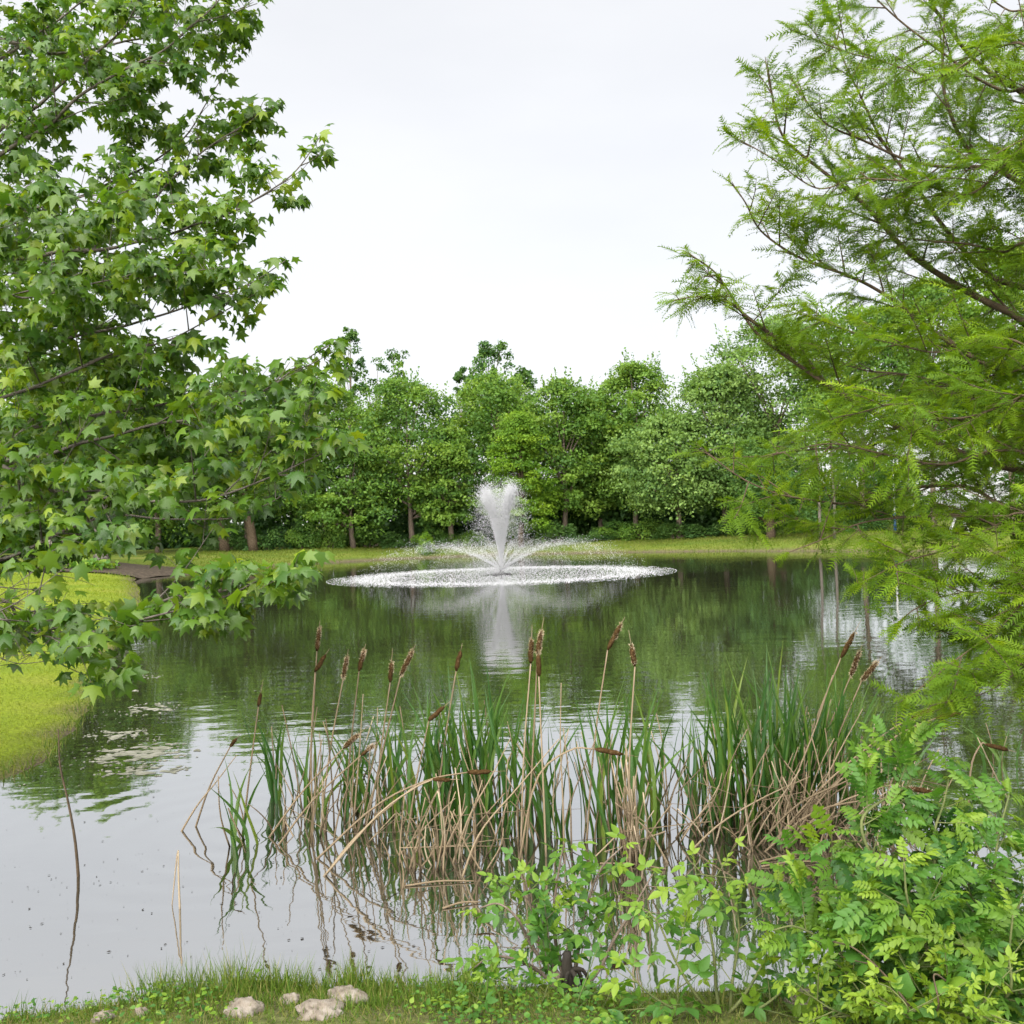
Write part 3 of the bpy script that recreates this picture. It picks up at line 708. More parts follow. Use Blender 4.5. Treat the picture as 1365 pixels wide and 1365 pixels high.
# ------------------------------------------------------------------ sweetgum (trunk off the frame, boughs reaching in)
def bough_tree(root, limbs, seed, poly, bark, leaf_cb, sec_step, sec_len, ter, trunk_xy, r0=.05, sides=7):
    r = np.random.default_rng(seed); o0 = np.array(root.location)
    tw = MB(); LP, LD, LT = [], [], []
    up = np.array([0, 0, 1.0])
    for li, (pts, ctl_r) in enumerate(limbs):
        c = catmull(pts, 10 * len(pts)); L = np.concatenate([[0], np.cumsum(np.linalg.norm(np.diff(c, axis=0), axis=1))])
        ph = r.uniform(0, 6.28, 6); c = c + .010 * np.stack([np.sin(L * 5 + ph[0]) + .5 * np.sin(L * 11 + ph[1]), np.sin(L * 6 + ph[2]), np.sin(L * 4.5 + ph[3]) + .5 * np.sin(L * 12 + ph[4])], -1) * np.clip(L, 0, 1)[:, None]
        m = MB(); m.add(*tube(c, ctl_r * (1 - 0.97 * (L / L[-1]) ** .75) + .0018, sides)); link('limb', m.mesh('limb', bark, o0, smooth=True), root)
        leaf_cb(r, c[-9:], L[-1] - L[-9], LP, LD, LT); leaf_cb(r, c[-4:], L[-1] - L[-4], LP, LD, LT)
        pp = proj(c); first = np.argmax((pp[:, 0] > -120) & (pp[:, 0] < 1480))
        s = L[first]
        side = 1
        while s < L[-1] - .01:
            s += sec_step * r.uniform(.6, 1.4) * (1.12 if root['category'] == 'tree' and root.name.startswith('cypress') and pp[:, 1].mean() < 330 else 1.35 if root.name.startswith('cypress') and pp[-1, 1] > 640 else 1); side = -side
            if s >= L[-1]: s = L[-1]
            u = s / L[-1]; i = min(np.searchsorted(L, s), len(c) - 1); p0 = c[i]
            tan = norm(c[min(i + 1, len(c) - 1)] - c[max(i - 1, 0)])
            lat = norm(np.cross(tan, up)) * side
            d = norm(tan * r.uniform(.35, .9) + lat * r.uniform(.1, .9) + up * r.uniform(-.25, .55) + .3 * r.standard_normal(3))
            if u > .97: d = tan
            ln = r.uniform(*sec_len) * (1.15 - .65 * (s - L[first]) / (L[-1] - L[first] + .01))
            q = catmull([p0, p0 + d * ln * .5 + up * .0, p0 + d * ln + up * r.uniform(-.10, .14) * ln], 7)
            e = proj(q[-1])
            if poly is not None and not in_poly(e, poly):
                q = p0 + (q - p0) * .45; e = proj(q[-1]); ln *= .45
                if not in_poly(e, poly): continue
            tw.add(*tube(q, np.linspace(.2 * ctl_r * (1 - .7 * u) + .0022, .0014, 7), 4, False))
            nodes = [(q, ln)]
            for _ in range(r.poisson(ter[0])):
                k = r.integers(2, 6); d2 = norm(d * .6 + .75 * r.standard_normal(3) + up * .12); l2 = r.uniform(*ter[1]) * (ln / .5) ** .4
                q2 = catmull([q[k], q[k] + d2 * l2 * .5, q[k] + d2 * l2 - up * .08 * l2], 5)
                if poly is not None and not in_poly(proj(q2[-1]), poly): continue
                tw.add(*tube(q2, np.linspace(.0022, .0011, 5), 3, False)); nodes.append((q2, l2))
            for (qq, l) in nodes: leaf_cb(r, qq, l, LP, LD, LT)
    link('twig', tw.mesh('twig', bark, o0), root)['kind'] = 'stuff'
    return np.array(LP), np.array(LD), np.array(LT)

def clear_limbs(pos, limbs, rng, thick, px, p):
    q = proj(pos); keep = np.ones(len(pos), bool)
    for w, rad in limbs:
        if rad < thick: continue
        c = proj(catmull(w, 60))
        for a in c:
            keep &= ~((abs(q[:, 0] - a[0]) < px) & (abs(q[:, 1] - a[1]) < px) & (q[:, 2] < a[2] + .05) & (rng.uniform(0, 1, len(q)) < p))
    return keep

def trunk_pts(x, y, z0, h, r, seed):
    rg = np.random.default_rng(seed); z = np.linspace(z0 - .1, h, 14); w = np.cumsum(rg.normal(0, .03, (14, 2)), 0); w[0] = 0
    return np.stack([x + w[:, 0], y + w[:, 1], z], -1), r * np.concatenate([[1.35, 1.1], np.linspace(1, .25, 12)])

TX, TY = -6.3, 8.2
tz = hz(TX, TY)
gum = thing('sweetgum_tree', (TX, TY, tz), 'sweetgum tree with star-shaped leaves, its boughs hanging over the bright lawn', 'tree')
tp, tr = trunk_pts(TX, TY, tz, 11.5, .17, 3)
m = MB(); m.add(*tube(tp, tr, 12)); link('trunk', m.mesh('trunk', M_bark_grey, gum.location, smooth=True), gum)
gl = [  # pixel path and distance of every bough, from the frame's edge to its tip
 ([(-60, 240, 8.6), (0, 170, 8.5), (60, 135, 8.4), (110, 88, 8.3), (165, 30, 8.2), (215, -50, 8.1)], .042),
 ([(-60, 110, 9.2), (0, 75, 9.2), (60, 40, 9.1), (120, -5, 9.0), (180, -60, 9.0)], .035),
 ([(-60, 235, 8.0), (0, 203, 8.0), (70, 165, 7.9), (130, 110, 7.8), (220, 65, 7.7), (275, 20, 7.6), (320, -40, 7.6)], .036),
 ([(-60, 365, 7.9), (30, 345, 7.8), (85, 334, 7.7), (160, 328, 7.6), (250, 305, 7.5), (320, 276, 7.4), (385, 235, 7.3), (428, 182, 7.3)], .036),
 ([(-60, 430, 8.4), (60, 370, 8.3), (170, 300, 8.2), (230, 235, 8.1), (290, 190, 8.0), (368, 142, 8.0)], .036),
 ([(-60, 510, 7.5), (60, 462, 7.4), (130, 440, 7.3), (220, 420, 7.2), (315, 385, 7.1), (378, 346, 7.1)], .034),
 ([(-60, 560, 7.0), (60, 512, 6.9), (150, 470, 6.8), (240, 448, 6.8), (325, 402, 6.7)], .032),
 ([(-60, 640, 6.6), (60, 605, 6.6), (140, 585, 6.5), (205, 568, 6.5), (290, 548, 6.4), (370, 508, 6.3), (447, 458, 6.3)], .034),
 ([(-60, 640, 6.3), (40, 648, 6.2), (140, 662, 6.1), (235, 672, 6.1), (310, 655, 6.0), (395, 618, 5.9), (470, 592, 5.9)], .036),
 ([(-60, 770, 6.4), (0, 745, 6.4), (60, 720, 6.3), (130, 692, 6.2), (220, 690, 6.1), (300, 690, 6.1), (345, 675, 6.0)], .034),
 ([(-60, 800, 5.6), (30, 832, 5.5), (110, 848, 5.4), (195, 826, 5.3), (270, 802, 5.3), (350, 772, 5.2), (425, 738, 5.2)], .028),
 ([(-60, 830, 5.2), (20, 838, 5.2), (90, 852, 5.1), (135, 872, 5.1), (150, 905, 5.0)], .020),
 ([(-60, 590, 8.2), (80, 565, 8.1), (230, 535, 8.0), (340, 525, 7.9), (425, 555, 7.8)], .032),
 ([(-60, 320, 9.2), (80, 270, 9.1), (190, 225, 9.0), (255, 170, 8.9), (300, 95, 8.8)], .034),
 ([(-60, 50, 8.8), (80, 70, 8.7), (200, 50, 8.6), (290, 25, 8.5), (345, 5, 8.4)], .030),
 ([(-60, 700, 7.2), (80, 655, 7.1), (200, 622, 7.0), (330, 600, 6.9), (440, 585, 6.8)], .032),
 ([(150, 840, 5.4), (220, 800, 5.5), (300, 785, 5.6), (385, 792, 5.5)], .010),
 ([(-60, 420, 6.6), (40, 395, 6.5), (130, 380, 6.4), (230, 365, 6.3)], .026),
 ([(-60, 300, 6.9), (40, 280, 6.8), (120, 260, 6.7), (210, 270, 6.7)], .026),
 ([(-60, 860, 5.4), (-20, 872, 5.4), (8, 884, 5.3)], .010),
]
limbs = []
for pts, rad in gl:
    w = [P(*p) for p in pts]; z0 = max(w[0][2] - .28 * np.hypot(w[0][0] - TX, w[0][1] - TY), 1.0)
    if pts[0][0] > 0: limbs.append((w, rad)); continue
    i = np.argmin(abs(tp[:, 2] - z0)); st = np.array([tp[i, 0], tp[i, 1], z0])
    limbs.append(([st] + w, rad))
gum_poly = [(-140, -140), (360, -140), (352, 0), (345, 45), (312, 95), (300, 130), (378, 132), (372, 175), (330, 210), (395, 205), (432, 165), (440, 205), (415, 268), (350, 290),
            (330, 325), (388, 335), (384, 375), (350, 402), (330, 455), (350, 490), (400, 470), (452, 448), (462, 480), (440, 530), (425, 560), (478, 585), (474, 610), (430, 640),
            (365, 660), (338, 695), (285, 712), (250, 700), (265, 735), (300, 745), (340, 735), (395, 735), (432, 735), (420, 765), (392, 800), (340, 815), (300, 850), (215, 865), (180, 905), (140, 918),
            (75, 905), (50, 868), (20, 895), (-140, 905)]
def gum_leaf(r, q, l, LP, LD, LT):
    k = max(4, int(l / .025)); base = np.clip(r.normal(.42, .14), 0, .75)
    for j in range(k + 4):
        s = r.uniform(.25, 1) if j < k else r.uniform(.9, 1)
        x = s * (len(q) - 1); i = min(int(x), len(q) - 2); p = q[i] + (q[i + 1] - q[i]) * (x - i)
        d = norm(np.array([r.normal(), r.normal(), 0]) + .5 * norm(q[-1] - q[0]))
        pet = r.uniform(.03, .07)
        LP.append(p + d * pet + np.array([0, 0, .25 * pet]))
        LD.append(norm(d * r.uniform(.5, 1) + np.array([0, 0, -r.uniform(.15, 1.0)])))
        LT.append(np.clip(base + r.normal(0, .14) + (.35 if r.uniform() < .07 else 0), 0, 1))
pos, axd, tint = bough_tree(gum, limbs, 11, gum_poly, M_bark_grey, gum_leaf, .145, (.35, .85), (3.1, (.12, .32)), (TX, TY))
r = np.random.default_rng(12)
pp = proj(pos); ok = in_poly(pp + r.normal(0, 3, pp.shape), gum_poly)
win = in_poly(pp, [(-60, 760), (-60, 820), (40, 810), (95, 790), (185, 800), (230, 752), (150, 728), (95, 738), (60, 755)]) | in_poly(pp, [(-60, 855), (70, 862), (60, 890), (-60, 930)])
ok &= clear_limbs(pos, limbs, r, .030, 11, .35)
ok &= ~(win & (r.uniform(0, 1, len(pp)) < .85)); ok &= ~((pp[:, 1] > 735) & (r.uniform(0, 1, len(pp)) < .30)); ok &= ~((pp[:, 1] > 640) & (pp[:, 1] < 735) & (pp[:, 0] > 230) & (r.uniform(0, 1, len(pp)) < .3))
pos, axd, tint = pos[ok], axd[ok], tint[ok]
nor = np.array([0, 0, 1.0]) + .55 * r.standard_normal(pos.shape) + .3 * np.array([0.2, -1, 0])
S = np.clip(r.normal(.092, .022, len(pos)), .045, .135)
leaf_parts(gum, 'leaf', [star_leaf(.20), star_leaf(.36, 6), star_leaf(.12, -6), star_leaf(.28, 3)], M_star, pos, frames(axd, nor), S, tint, 300, 6)
N_GUM = len(pos)

# ------------------------------------------------------------------ bald cypress (trunk off the frame on the other side)
CX, CY = 4.3, 6.6
cz_ = hz(CX, CY)
cyp = thing('cypress_tree', (CX, CY, cz_), 'feathery bald cypress with brown limbs sweeping up over the water', 'tree')
tpc, trc = trunk_pts(CX, CY, cz_, 9.5, .16, 4)
m = MB(); m.add(*tube(tpc, trc, 12)); link('trunk', m.mesh('trunk', M_bark_red, cyp.location, smooth=True), cyp)
cl = [
 ([(1400, 640, 5.6), (1340, 622, 5.5), (1270, 597, 5.4), (1200, 570, 5.3), (1130, 535, 5.2), (1065, 488, 5.2), (1012, 440, 5.1), (982, 400, 5.1), (955, 365, 5.0), (925, 345, 5.0)], .036),
 ([(1060, 470, 5.2), (1000, 425, 5.1), (975, 405, 5.1), (935, 398, 5.0), (893, 402, 5.0)], .010),
 ([(1400, 455, 5.6), (1345, 418, 5.5), (1290, 385, 5.5), (1210, 333, 5.4), (1150, 277, 5.3), (1090, 225, 5.3), (1048, 180, 5.2), (1032, 130, 5.2), (1022, 82, 5.2)], .036),
 ([(1400, 505, 5.3), (1330, 490, 5.2), (1270, 455, 5.2), (1195, 405, 5.1), (1130, 370, 5.0), (1065, 345, 5.0), (1020, 310, 5.0), (995, 268, 4.9), (970, 238, 4.9)], .026),
 ([(1400, 260, 5.9), (1345, 232, 5.8), (1290, 195, 5.8), (1262, 140, 5.7), (1254, 70, 5.7), (1262, -30, 5.7)], .030),
 ([(1400, 255, 5.5), (1330, 222, 5.5), (1250, 222, 5.4), (1165, 196, 5.4), (1100, 165, 5.3), (1060, 118, 5.3), (1050, 95, 5.3)], .022),
 ([(1400, 150, 6.2), (1350, 115, 6.1), (1290, 70, 6.1), (1240, 0, 6.0), (1215, -70, 6.0)], .032),
 ([(1400, 140, 5.4), (1330, 120, 5.4), (1250, 60, 5.3), (1180, 10, 5.3), (1120, -40, 5.3)], .020),
 ([(1400, 330, 5.2), (1340, 332, 5.2), (1270, 326, 5.1), (1200, 318, 5.1), (1130, 300, 5.0)], .014),
 ([(1400, 560, 5.9), (1300, 530, 5.8), (1230, 505, 5.7), (1160, 495, 5.7), (1100, 470, 5.6)], .018),
 ([(1400, 395, 6.3), (1300, 350, 6.2), (1230, 260, 6.1), (1185, 200, 6.1), (1140, 120, 6.0), (1110, 30, 6.0)], .026),
 ([(1400, 700, 5.2), (1340, 680, 5.1), (1290, 650, 5.1), (1200, 655, 5.0), (1130, 668, 5.0), (1060, 662, 4.9), (1010, 645, 4.9), (965, 622, 4.9), (925, 594, 4.9)], .020),
 ([(1400, 690, 4.7), (1330, 705, 4.6), (1270, 728, 4.6), (1200, 748, 4.5), (1150, 770, 4.5)], .014),
 ([(1400, 720, 4.9), (1300, 690, 4.8), (1220, 690, 4.8), (1150, 700, 4.8), (1090, 720, 4.7), (1050, 735, 4.7)], .016),
 ([(1400, 780, 4.6), (1340, 790, 4.5), (1280, 790, 4.5), (1220, 805, 4.4), (1190, 828, 4.4)], .012),
 ([(1400, 770, 4.3), (1365, 800, 4.2), (1330, 840, 4.2), (1290, 870, 4.1), (1255, 895, 4.1), (1215, 925, 4.1)], .010),
 ([(1400, 880, 4.2), (1360, 890, 4.1), (1320, 915, 4.1), (1270, 930, 4.0)], .008),
 ([(1400, 610, 4.8), (1330, 600, 4.7), (1260, 620, 4.7), (1180, 610, 4.6), (1110, 590, 4.6), (1050, 600, 4.6)], .016),
 ([(1400, 540, 4.6), (1340, 540, 4.5), (1270, 560, 4.5), (1200, 540, 4.4), (1140, 550, 4.4)], .014),
 ([(1400, 600, 6.1), (1320, 570, 6.0), (1240, 560, 6.0), (1160, 590, 5.9), (1090, 600, 5.9), (1010, 610, 5.8)], .018),
 ([(1400, 480, 4.9), (1330, 455, 4.8), (1260, 470, 4.8), (1180, 455, 4.7), (1110, 430, 4.7)], .014),
 ([(1400, 30, 5.6), (1340, 10, 5.6), (1280, -40, 5.5)], .018),
 ([(1400, 860, 4.6), (1330, 860, 4.5), (1290, 850, 4.5)], .008),
 ([(1400, 200, 4.9), (1345, 215, 4.8), (1290, 260, 4.8), (1220, 245, 4.8), (1150, 235, 4.7), (1090, 250, 4.7), (1020, 205, 4.7), (968, 180, 4.7)], .012),
 ([(1400, 90, 4.9), (1330, 60, 4.9), (1250, 100, 4.8), (1160, 80, 4.8), (1060, 45, 4.8)], .012),
]
limbs = []
for pts, rad in cl:
    w = [P(*p) for p in pts]
    if pts[0][0] > 1350:
        z0 = max(w[0][2] - .12 * np.hypot(w[0][0] - CX, w[0][1] - CY), .9); i = np.argmin(abs(tpc[:, 2] - z0))
        w = [np.array([tpc[i, 0], tpc[i, 1], z0])] + w
    limbs.append((w, rad * 1.2))
cyp_poly = [(1500, -140), (1070, -140), (1080, 0), (1040, 20), (1045, 45), (1095, 55), (1060, 90), (985, 60), (1000, 110), (962, 120), (965, 185), (1030, 200), (960, 230), (990, 285), (950, 275), (955, 300), (1000, 330), (1030, 375),
            (985, 350), (940, 330), (905, 335), (915, 375), (880, 400), (905, 425), (965, 415), (1010, 460), (1060, 500), (1060, 560), (1000, 590), (915, 585), (905, 610), (955, 640), (905, 665), (970, 680), (960, 700), (1030, 735),
            (1080, 745), (1120, 740), (1140, 800), (1200, 850), (1280, 850), (1180, 930), (1240, 960), (1330, 930), (1500, 960)]
def cyp_leaf(r, q, l, LP, LD, LT):
    k = max(5, int(l / .0145)); ax = norm(q[-1] - q[0]); lat = norm(np.cross(ax, [0, 0, 1.0]) + .001); base = np.clip(r.normal(.45, .13), .05, .8)
    for j in range(k):
        s = .12 + .88 * (j + r.uniform(0, .6)) / k; x = min(s, .999) * (len(q) - 1); i = int(x); p = q[i] + (q[i + 1] - q[i]) * (x - i)
        sg = 1 if j % 2 else -1
        LP.append(p); LD.append(norm(ax * r.uniform(.5, 1.1) + lat * sg * r.uniform(.5, 1.0) + np.array([0, 0, r.uniform(-.45, .25)]) + .15 * r.standard_normal(3)))
        LT.append(np.clip(base + r.normal(0, .13), 0, 1))
pos, axd, tint = bough_tree(cyp, limbs, 21, cyp_poly, M_bark_red, cyp_leaf, .074, (.20, .56), (1.9, (.10, .26)), (CX, CY))
r = np.random.default_rng(22)
pp = proj(pos); ok = in_poly(pp, cyp_poly) & clear_limbs(pos, limbs, r, .017, 9, .32)
pos, axd, tint = pos[ok], axd[ok], tint[ok]
nor = np.array([0, 0, 1.0]) + .45 * r.standard_normal(pos.shape) + .3 * np.array([-.3, -1, 0])
S = np.clip(r.normal(.098, .022, len(pos)), .045, .15)
leaf_parts(cyp, 'leaf_spray', [frond(9, 1, .034), frond(10, 2, .034), frond(8, 3, .036)], M_frond, pos, frames(axd, nor), S, tint, 300, 6)
N_CYP = len(pos)

# ------------------------------------------------------------------ fountain
fb = W(669, 766); fb[2] = 0
ftn = thing('pond_fountain', fb, 'floating pond fountain throwing a white jet and a wide ring of spray', 'fountain')
r = np.random.default_rng(33)
m = MB(); m.add(*tube([(0, 0, -.15), (0, 0, .0), (0, 0, .05), (0, 0, .07)], [.30, .34, .31, .15], 20)); link('float', m.mesh('float', M_black), ftn)
m = MB(); m.add(*tube([(0, 0, .05), (0, 0, .12), (0, 0, .16)], [.10, .08, .06], 12)); link('nozzle', m.mesh('nozzle', M_black), ftn)
OCT = (0.98 * np.array([(1, 1, 1), (-1, -1, 1), (-1, 1, -1), (1, -1, -1)], float) / 1.5,
       np.array([(0, 1, 3), (0, 2, 1), (0, 3, 2), (1, 2, 3)]))
def drops(name, pos, vel, size, stretch):
    k = len(pos); mb = MB()
    R = frames(np.cross(vel, r.standard_normal((k, 3))), vel)
    mb.scatter(OCT, pos, R, np.stack([size, size, size * stretch], -1), .5)
    o = link(name, mb.mesh(name, M_drop), ftn); o['kind'] = 'stuff'
    return o
g = 9.81
def jet(n, v0, vs, tilt, tilts, tmax, wind=0.0, nozzles=None, az_j=.03, tp_=1.0, lobe=None):
    az = r.uniform(0, 2 * math.pi, n) if nozzles is None else (r.integers(0, nozzles, n) * 2 * math.pi / nozzles + r.normal(0, az_j, n))
    if lobe: az = r.normal(lobe[0], lobe[1], n)
    th = r.normal(tilt, tilts, n); v = r.normal(v0, vs, n); t = tmax * r.uniform(0, 1, n) ** tp_
    vx, vz = v * np.sin(th), v * np.cos(th)
    hor = np.stack([np.cos(az), np.sin(az)], -1)
    z = .15 + vz * t - .5 * g * t * t
    drag = (1 - np.exp(-.25 * t)) / .25
    pos = np.stack([hor[:, 0] * vx * drag + wind * t * t, hor[:, 1] * vx * drag, z], -1)
    vel = np.stack([hor[:, 0] * vx, hor[:, 1] * vx, vz - g * t], -1)
    ok = z > .01
    return pos[ok], vel[ok]
# dense rising core, then the falling veil
pa = [jet(21000, 7.2, .26, .112, .020, .76, lobe=(math.pi, .40), tp_=1.2), jet(21000, 7.35, .26, .094, .020, .76, lobe=(0.0, .40), tp_=1.2), jet(12000, 6.2, .6, .080, .03, .62, tp_=1.2)]
p1 = np.concatenate([a[0] for a in pa]); v1 = np.concatenate([a[1] for a in pa])
sz = .0035 + .008 * r.uniform(0, 1, len(p1)) ** 2
drops('jet', p1, v1, sz, 2.6)
p2, v2 = jet(30000, 7.2, .38, .105, .032, 1.55)
drops('falling_veil', p2, v2, .0035 + .0085 * r.uniform(0, 1, len(p2)) ** 2, 1.6)
p3, v3 = jet(27000, 7.45, .22, math.radians(55), .028, .92, 0, 18, .03, 1.9)
drops('side_spray', p3, v3, .003 + .0075 * r.uniform(0, 1, len(p3)) ** 2.5, 2.2)
# fine mist hanging between the jets
n = 34000; rad = np.abs(r.normal(0, 1.7, n)); az = r.uniform(0, 2 * math.pi, n)
p4 = np.stack([rad * np.cos(az), rad * np.sin(az), .05 + np.abs(r.normal(0, .42, n))], -1)
drops('mist', p4, r.standard_normal((n, 3)), np.full(n, .0046), 1.0)
# where the drops land: small splash crowns all over the ring
n = 34000; rad = np.where(r.uniform(0, 1, n) < .55, np.minimum(r.normal(4.95, .62, n), 6.1), np.sqrt(r.uniform(.01, 1, n)) * 5.1); az = r.uniform(0, 2 * math.pi, n)
p5 = np.stack([rad * np.cos(az), rad * np.sin(az) * 1.02, np.zeros(n)], -1)
TENT = (np.array([(.6, 0, -.1), (-.3, .5, -.1), (-.3, -.5, -.1), (0, 0, 1), (.9, .2, .7), (-.7, .5, .6), (-.5, -.7, .8)], float),
        np.array([(0, 1, 3), (1, 2, 3), (0, 1, 4), (2, 0, 6)]))
mb = MB(); a = r.uniform(0, 6.28, n)
Rz = np.zeros((n, 3, 3)); Rz[:, 0, 0] = np.cos(a); Rz[:, 0, 1] = -np.sin(a); Rz[:, 1, 0] = np.sin(a); Rz[:, 1, 1] = np.cos(a); Rz[:, 2, 2] = 1
h = .004 + .013 * r.uniform(0, 1, n) ** 1.6
mb.scatter(TENT, p5, Rz, np.stack([h * 1.1, h * 1.1, h], -1), .5)
link('splash_ring', mb.mesh('splash_ring', M_drop), ftn)['kind'] = 'stuff'

# ------------------------------------------------------------------ cattails
def blade_mesh(seed, mat, tint, bend):
    """unit-high grass-like blade standing on the origin, bending to +X"""
    rg = np.random.default_rng(seed); n = 8; t = np.linspace(0, 1, n)
    w = np.interp(t, [0, .15, .6, 1], [.75, 1, .85, .03])
    x = bend * t ** 2.2; z = t - .25 * bend * bend * t ** 3; tw = rg.uniform(-.9, .9) * t + rg.uniform(0, 3.1)
    s = np.stack([np.cos(tw), np.sin(tw), 0 * t], -1)
    c = np.stack([x, 0.02 * np.sin(5 * t + seed), z], -1)
    nrm = np.stack([-np.sin(tw), np.cos(tw), 0 * t], -1)
    return c, s, w, nrm, tint
def blade_obj_mesh(seed, mat, tint, bend, width):
    c, s, w, nrm, tint = blade_mesh(seed, mat, tint, bend); n = len(c)
    V = np.concatenate([c - s * w[:, None] * width, c + nrm * w[:, None] * width * .35, c + s * w[:, None] * width])
    F = []
    for i in range(n - 1):
        for a, b in ((0, n), (n, 2 * n)): F += [(a + i, b + i, b + i + 1), (a + i, b + i + 1, a + i + 1)]
    return make_mesh('blade', V, np.array(F), np.full(len(V), tint), mat, True)
rb = np.random.default_rng(200)
BL = [blade_obj_mesh(300 + i, M_blade, float(np.clip(rb.normal(.42, .22), 0, 1)), float(abs(rb.normal(.12, .14)) +  .02), .0125) for i in range(28)]
def dead_mesh(seed, kink):
    rg = np.random.default_rng(seed); n = 7; t = np.linspace(0, 1, n)
    x = .10 * rg.normal() * t ** 2; z = t.copy()
    if kink:
        k = rg.integers(3, 6); a = rg.uniform(.8, 2.3)
        for i in range(k, n): x[i] = x[k - 1] + math.sin(a) * (t[i] - t[k - 1]); z[i] = t[k - 1] + math.cos(a) * (t[i] - t[k - 1])
    V, F = tube(np.stack([x, .02 * np.sin(4 * t + seed), z], -1), np.linspace(.0056, .003, n), 4)
    return make_mesh('dead_stalk', V, F, np.full(len(V), float(np.clip(rg.normal(.5, .22), .05, 1))), M_dead, True)
DL = [dead_mesh(400 + i, i % 6 == 0) for i in range(18)]

def stand(name, label, group, base_px, green, tops, wpx, dead, seed, lean=0.0, cat='reeds', dead_h=(.3, .8), dead_lean=.2, blade_w=1.0):
    """a clump: green blades up to pixel row `tops`, dead stalks round its foot"""
    r = np.random.default_rng(seed); b = W(*base_px); Y = b[1]
    H = P(base_px[0], tops, Y)[2]; wr = wpx * Y / FPX
    t = thing(name, b, label, cat, group)
    for i in range(green):
        x, y = r.normal(0, wr * .38), r.normal(0, .10)
        h = H * np.clip(r.normal(.88, .13), .5, 1.06)
        R = rotz(r.uniform(0, 6.28)); tilt = np.array([r.normal(lean, .09) + x * .35, r.normal(0, .06), 1.0])
        ax = norm(tilt); sx = norm(np.cross([0, 1.0, 0], ax)); M = np.stack([sx, np.cross(ax, sx), ax], -1) @ R
        link('blade', BL[r.integers(len(BL))], t, M=m4(M, (x, y, -.03), (h * .9 + .1, h * .9 + .1, h)) if False else m4(M, (x, y, -.03), (blade_w * r.uniform(.85, 1.35), blade_w * r.uniform(.85, 1.35), h)))
    for i in range(dead):
        x, y = r.normal(0, wr * .45), r.normal(0, .14); h = r.uniform(*dead_h)
        ax = norm([r.normal(lean, dead_lean), r.normal(0, .3), 1]); sx = norm(np.cross([0, 1.0, 0], ax)); M = np.stack([sx, np.cross(ax, sx), ax], -1) @ rotz(r.uniform(0, 6.28))
        link('dead_stalk', DL[r.integers(len(DL))], t, M=m4(M, (x, y, -.03), (1.1, 1.1, h)))
    return t
GG = 'green cattail clumps in the shallows'
stand('cattail_clump', 'lone fan of green blades standing furthest from the main reed bed', GG, (369, 1062), 15, 935, 26, 2, 1)
stand('cattail_clump', 'few green blades in the brown stalks just right of the lone fan', GG, (414, 1078), 11, 955, 30, 6, 2)
stand('cattail_clump', 'small low sprig of green blades nearest the open grey water', GG, (318, 1128), 7, 1000, 18, 3, 3, -.05)
stand('cattail_clump', 'thin green clump behind the crossing brown stalks', GG, (470, 1085), 12, 960, 40, 7, 4)
stand('cattail_clump', 'green clump at the start of the dense reed row', GG, (512, 1085), 20, 930, 44, 7, 5)
stand('cattail_clump', 'green clump rising left of the bent horizontal seed heads', GG, (556, 1092), 24, 915, 44, 7, 6)
stand('cattail_clump', 'dense green clump below the fountain, over the brown tangle', GG, (602, 1092), 32, 892, 44, 9, 7)
stand('cattail_clump', 'dense tall green clump straight below the fountain jet', GG, (646, 1088), 36, 880, 46, 12, 8)
stand('cattail_clump', 'tall green clump beside the three upright seed heads', GG, (690, 1105), 26, 900, 44, 12, 9)
stand('cattail_clump', 'thin green clump right of the three upright seed heads', GG, (738, 1112), 14, 935, 34, 9, 10)
stand('cattail_clump', 'upright green clump left of the thick brown stalk bundle', GG, (806, 1118), 18, 905, 38, 7, 11, -.02)
stand('cattail_clump', 'green clump grown through the thick brown stalk bundle', GG, (838, 1128), 14, 895, 36, 10, 12)
stand('cattail_clump', 'slim green clump alone between the two reed masses', GG, (880, 1095), 12, 935, 30, 6, 13)
stand('cattail_clump', 'first green clump of the tall mass, its foot in clear water', GG, (948, 1100), 24, 925, 42, 10, 14)
stand('cattail_clump', 'broad green clump with curving blades in the tall mass', GG, (990, 1103), 38, 875, 48, 14, 15, .03)
stand('cattail_clump', 'tallest green clump, right of the curving one', GG, (1034, 1100), 38, 862, 48, 16, 16, .03)
stand('cattail_clump', 'green clump below the three leaning seed heads', GG, (1080, 1092), 36, 872, 46, 16, 17, .05)
stand('cattail_clump', 'green clump at the outer end of the tall mass, by the shrub', GG, (1128, 1088), 32, 890, 48, 10, 18, .06)
stand('cattail_clump', 'outermost green blades leaning over the shrub top', GG, (1170, 1085), 14, 925, 44, 6, 19, .10)
stand('cattail_clump', 'dark thin blades at the picture edge above the shrub', GG, (1335, 1060), 9, 960, 50, 3, 20, -.1)
GD = 'dead reed heaps'
stand('dead_reed_heap', 'tan heap of fallen reeds at the foot of the middle cattails', GD, (590, 1150), 0, 1000, 90, 44, 21, .05, dead_h=(.2, .6), dead_lean=.38)
stand('dead_reed_heap', 'big tan tangle of broken reeds under the tall mass, by the shrub', GD, (1075, 1115), 0, 1000, 130, 110, 22, .22, dead_h=(.25, .66), dead_lean=.5)
stand('dead_reed_heap', 'sparse brown broken stalks standing at the reed bed\'s open end', GD, (450, 1110), 0, 1000, 120, 26, 23, .12, dead_h=(.3, .8), dead_lean=.22)
stand('dead_reed_heap', 'thick upright bundle of brown stalks rising between the green clumps', GD, (838, 1145), 0, 1000, 18, 34, 24, 0, dead_h=(.3, .75), dead_lean=.06)
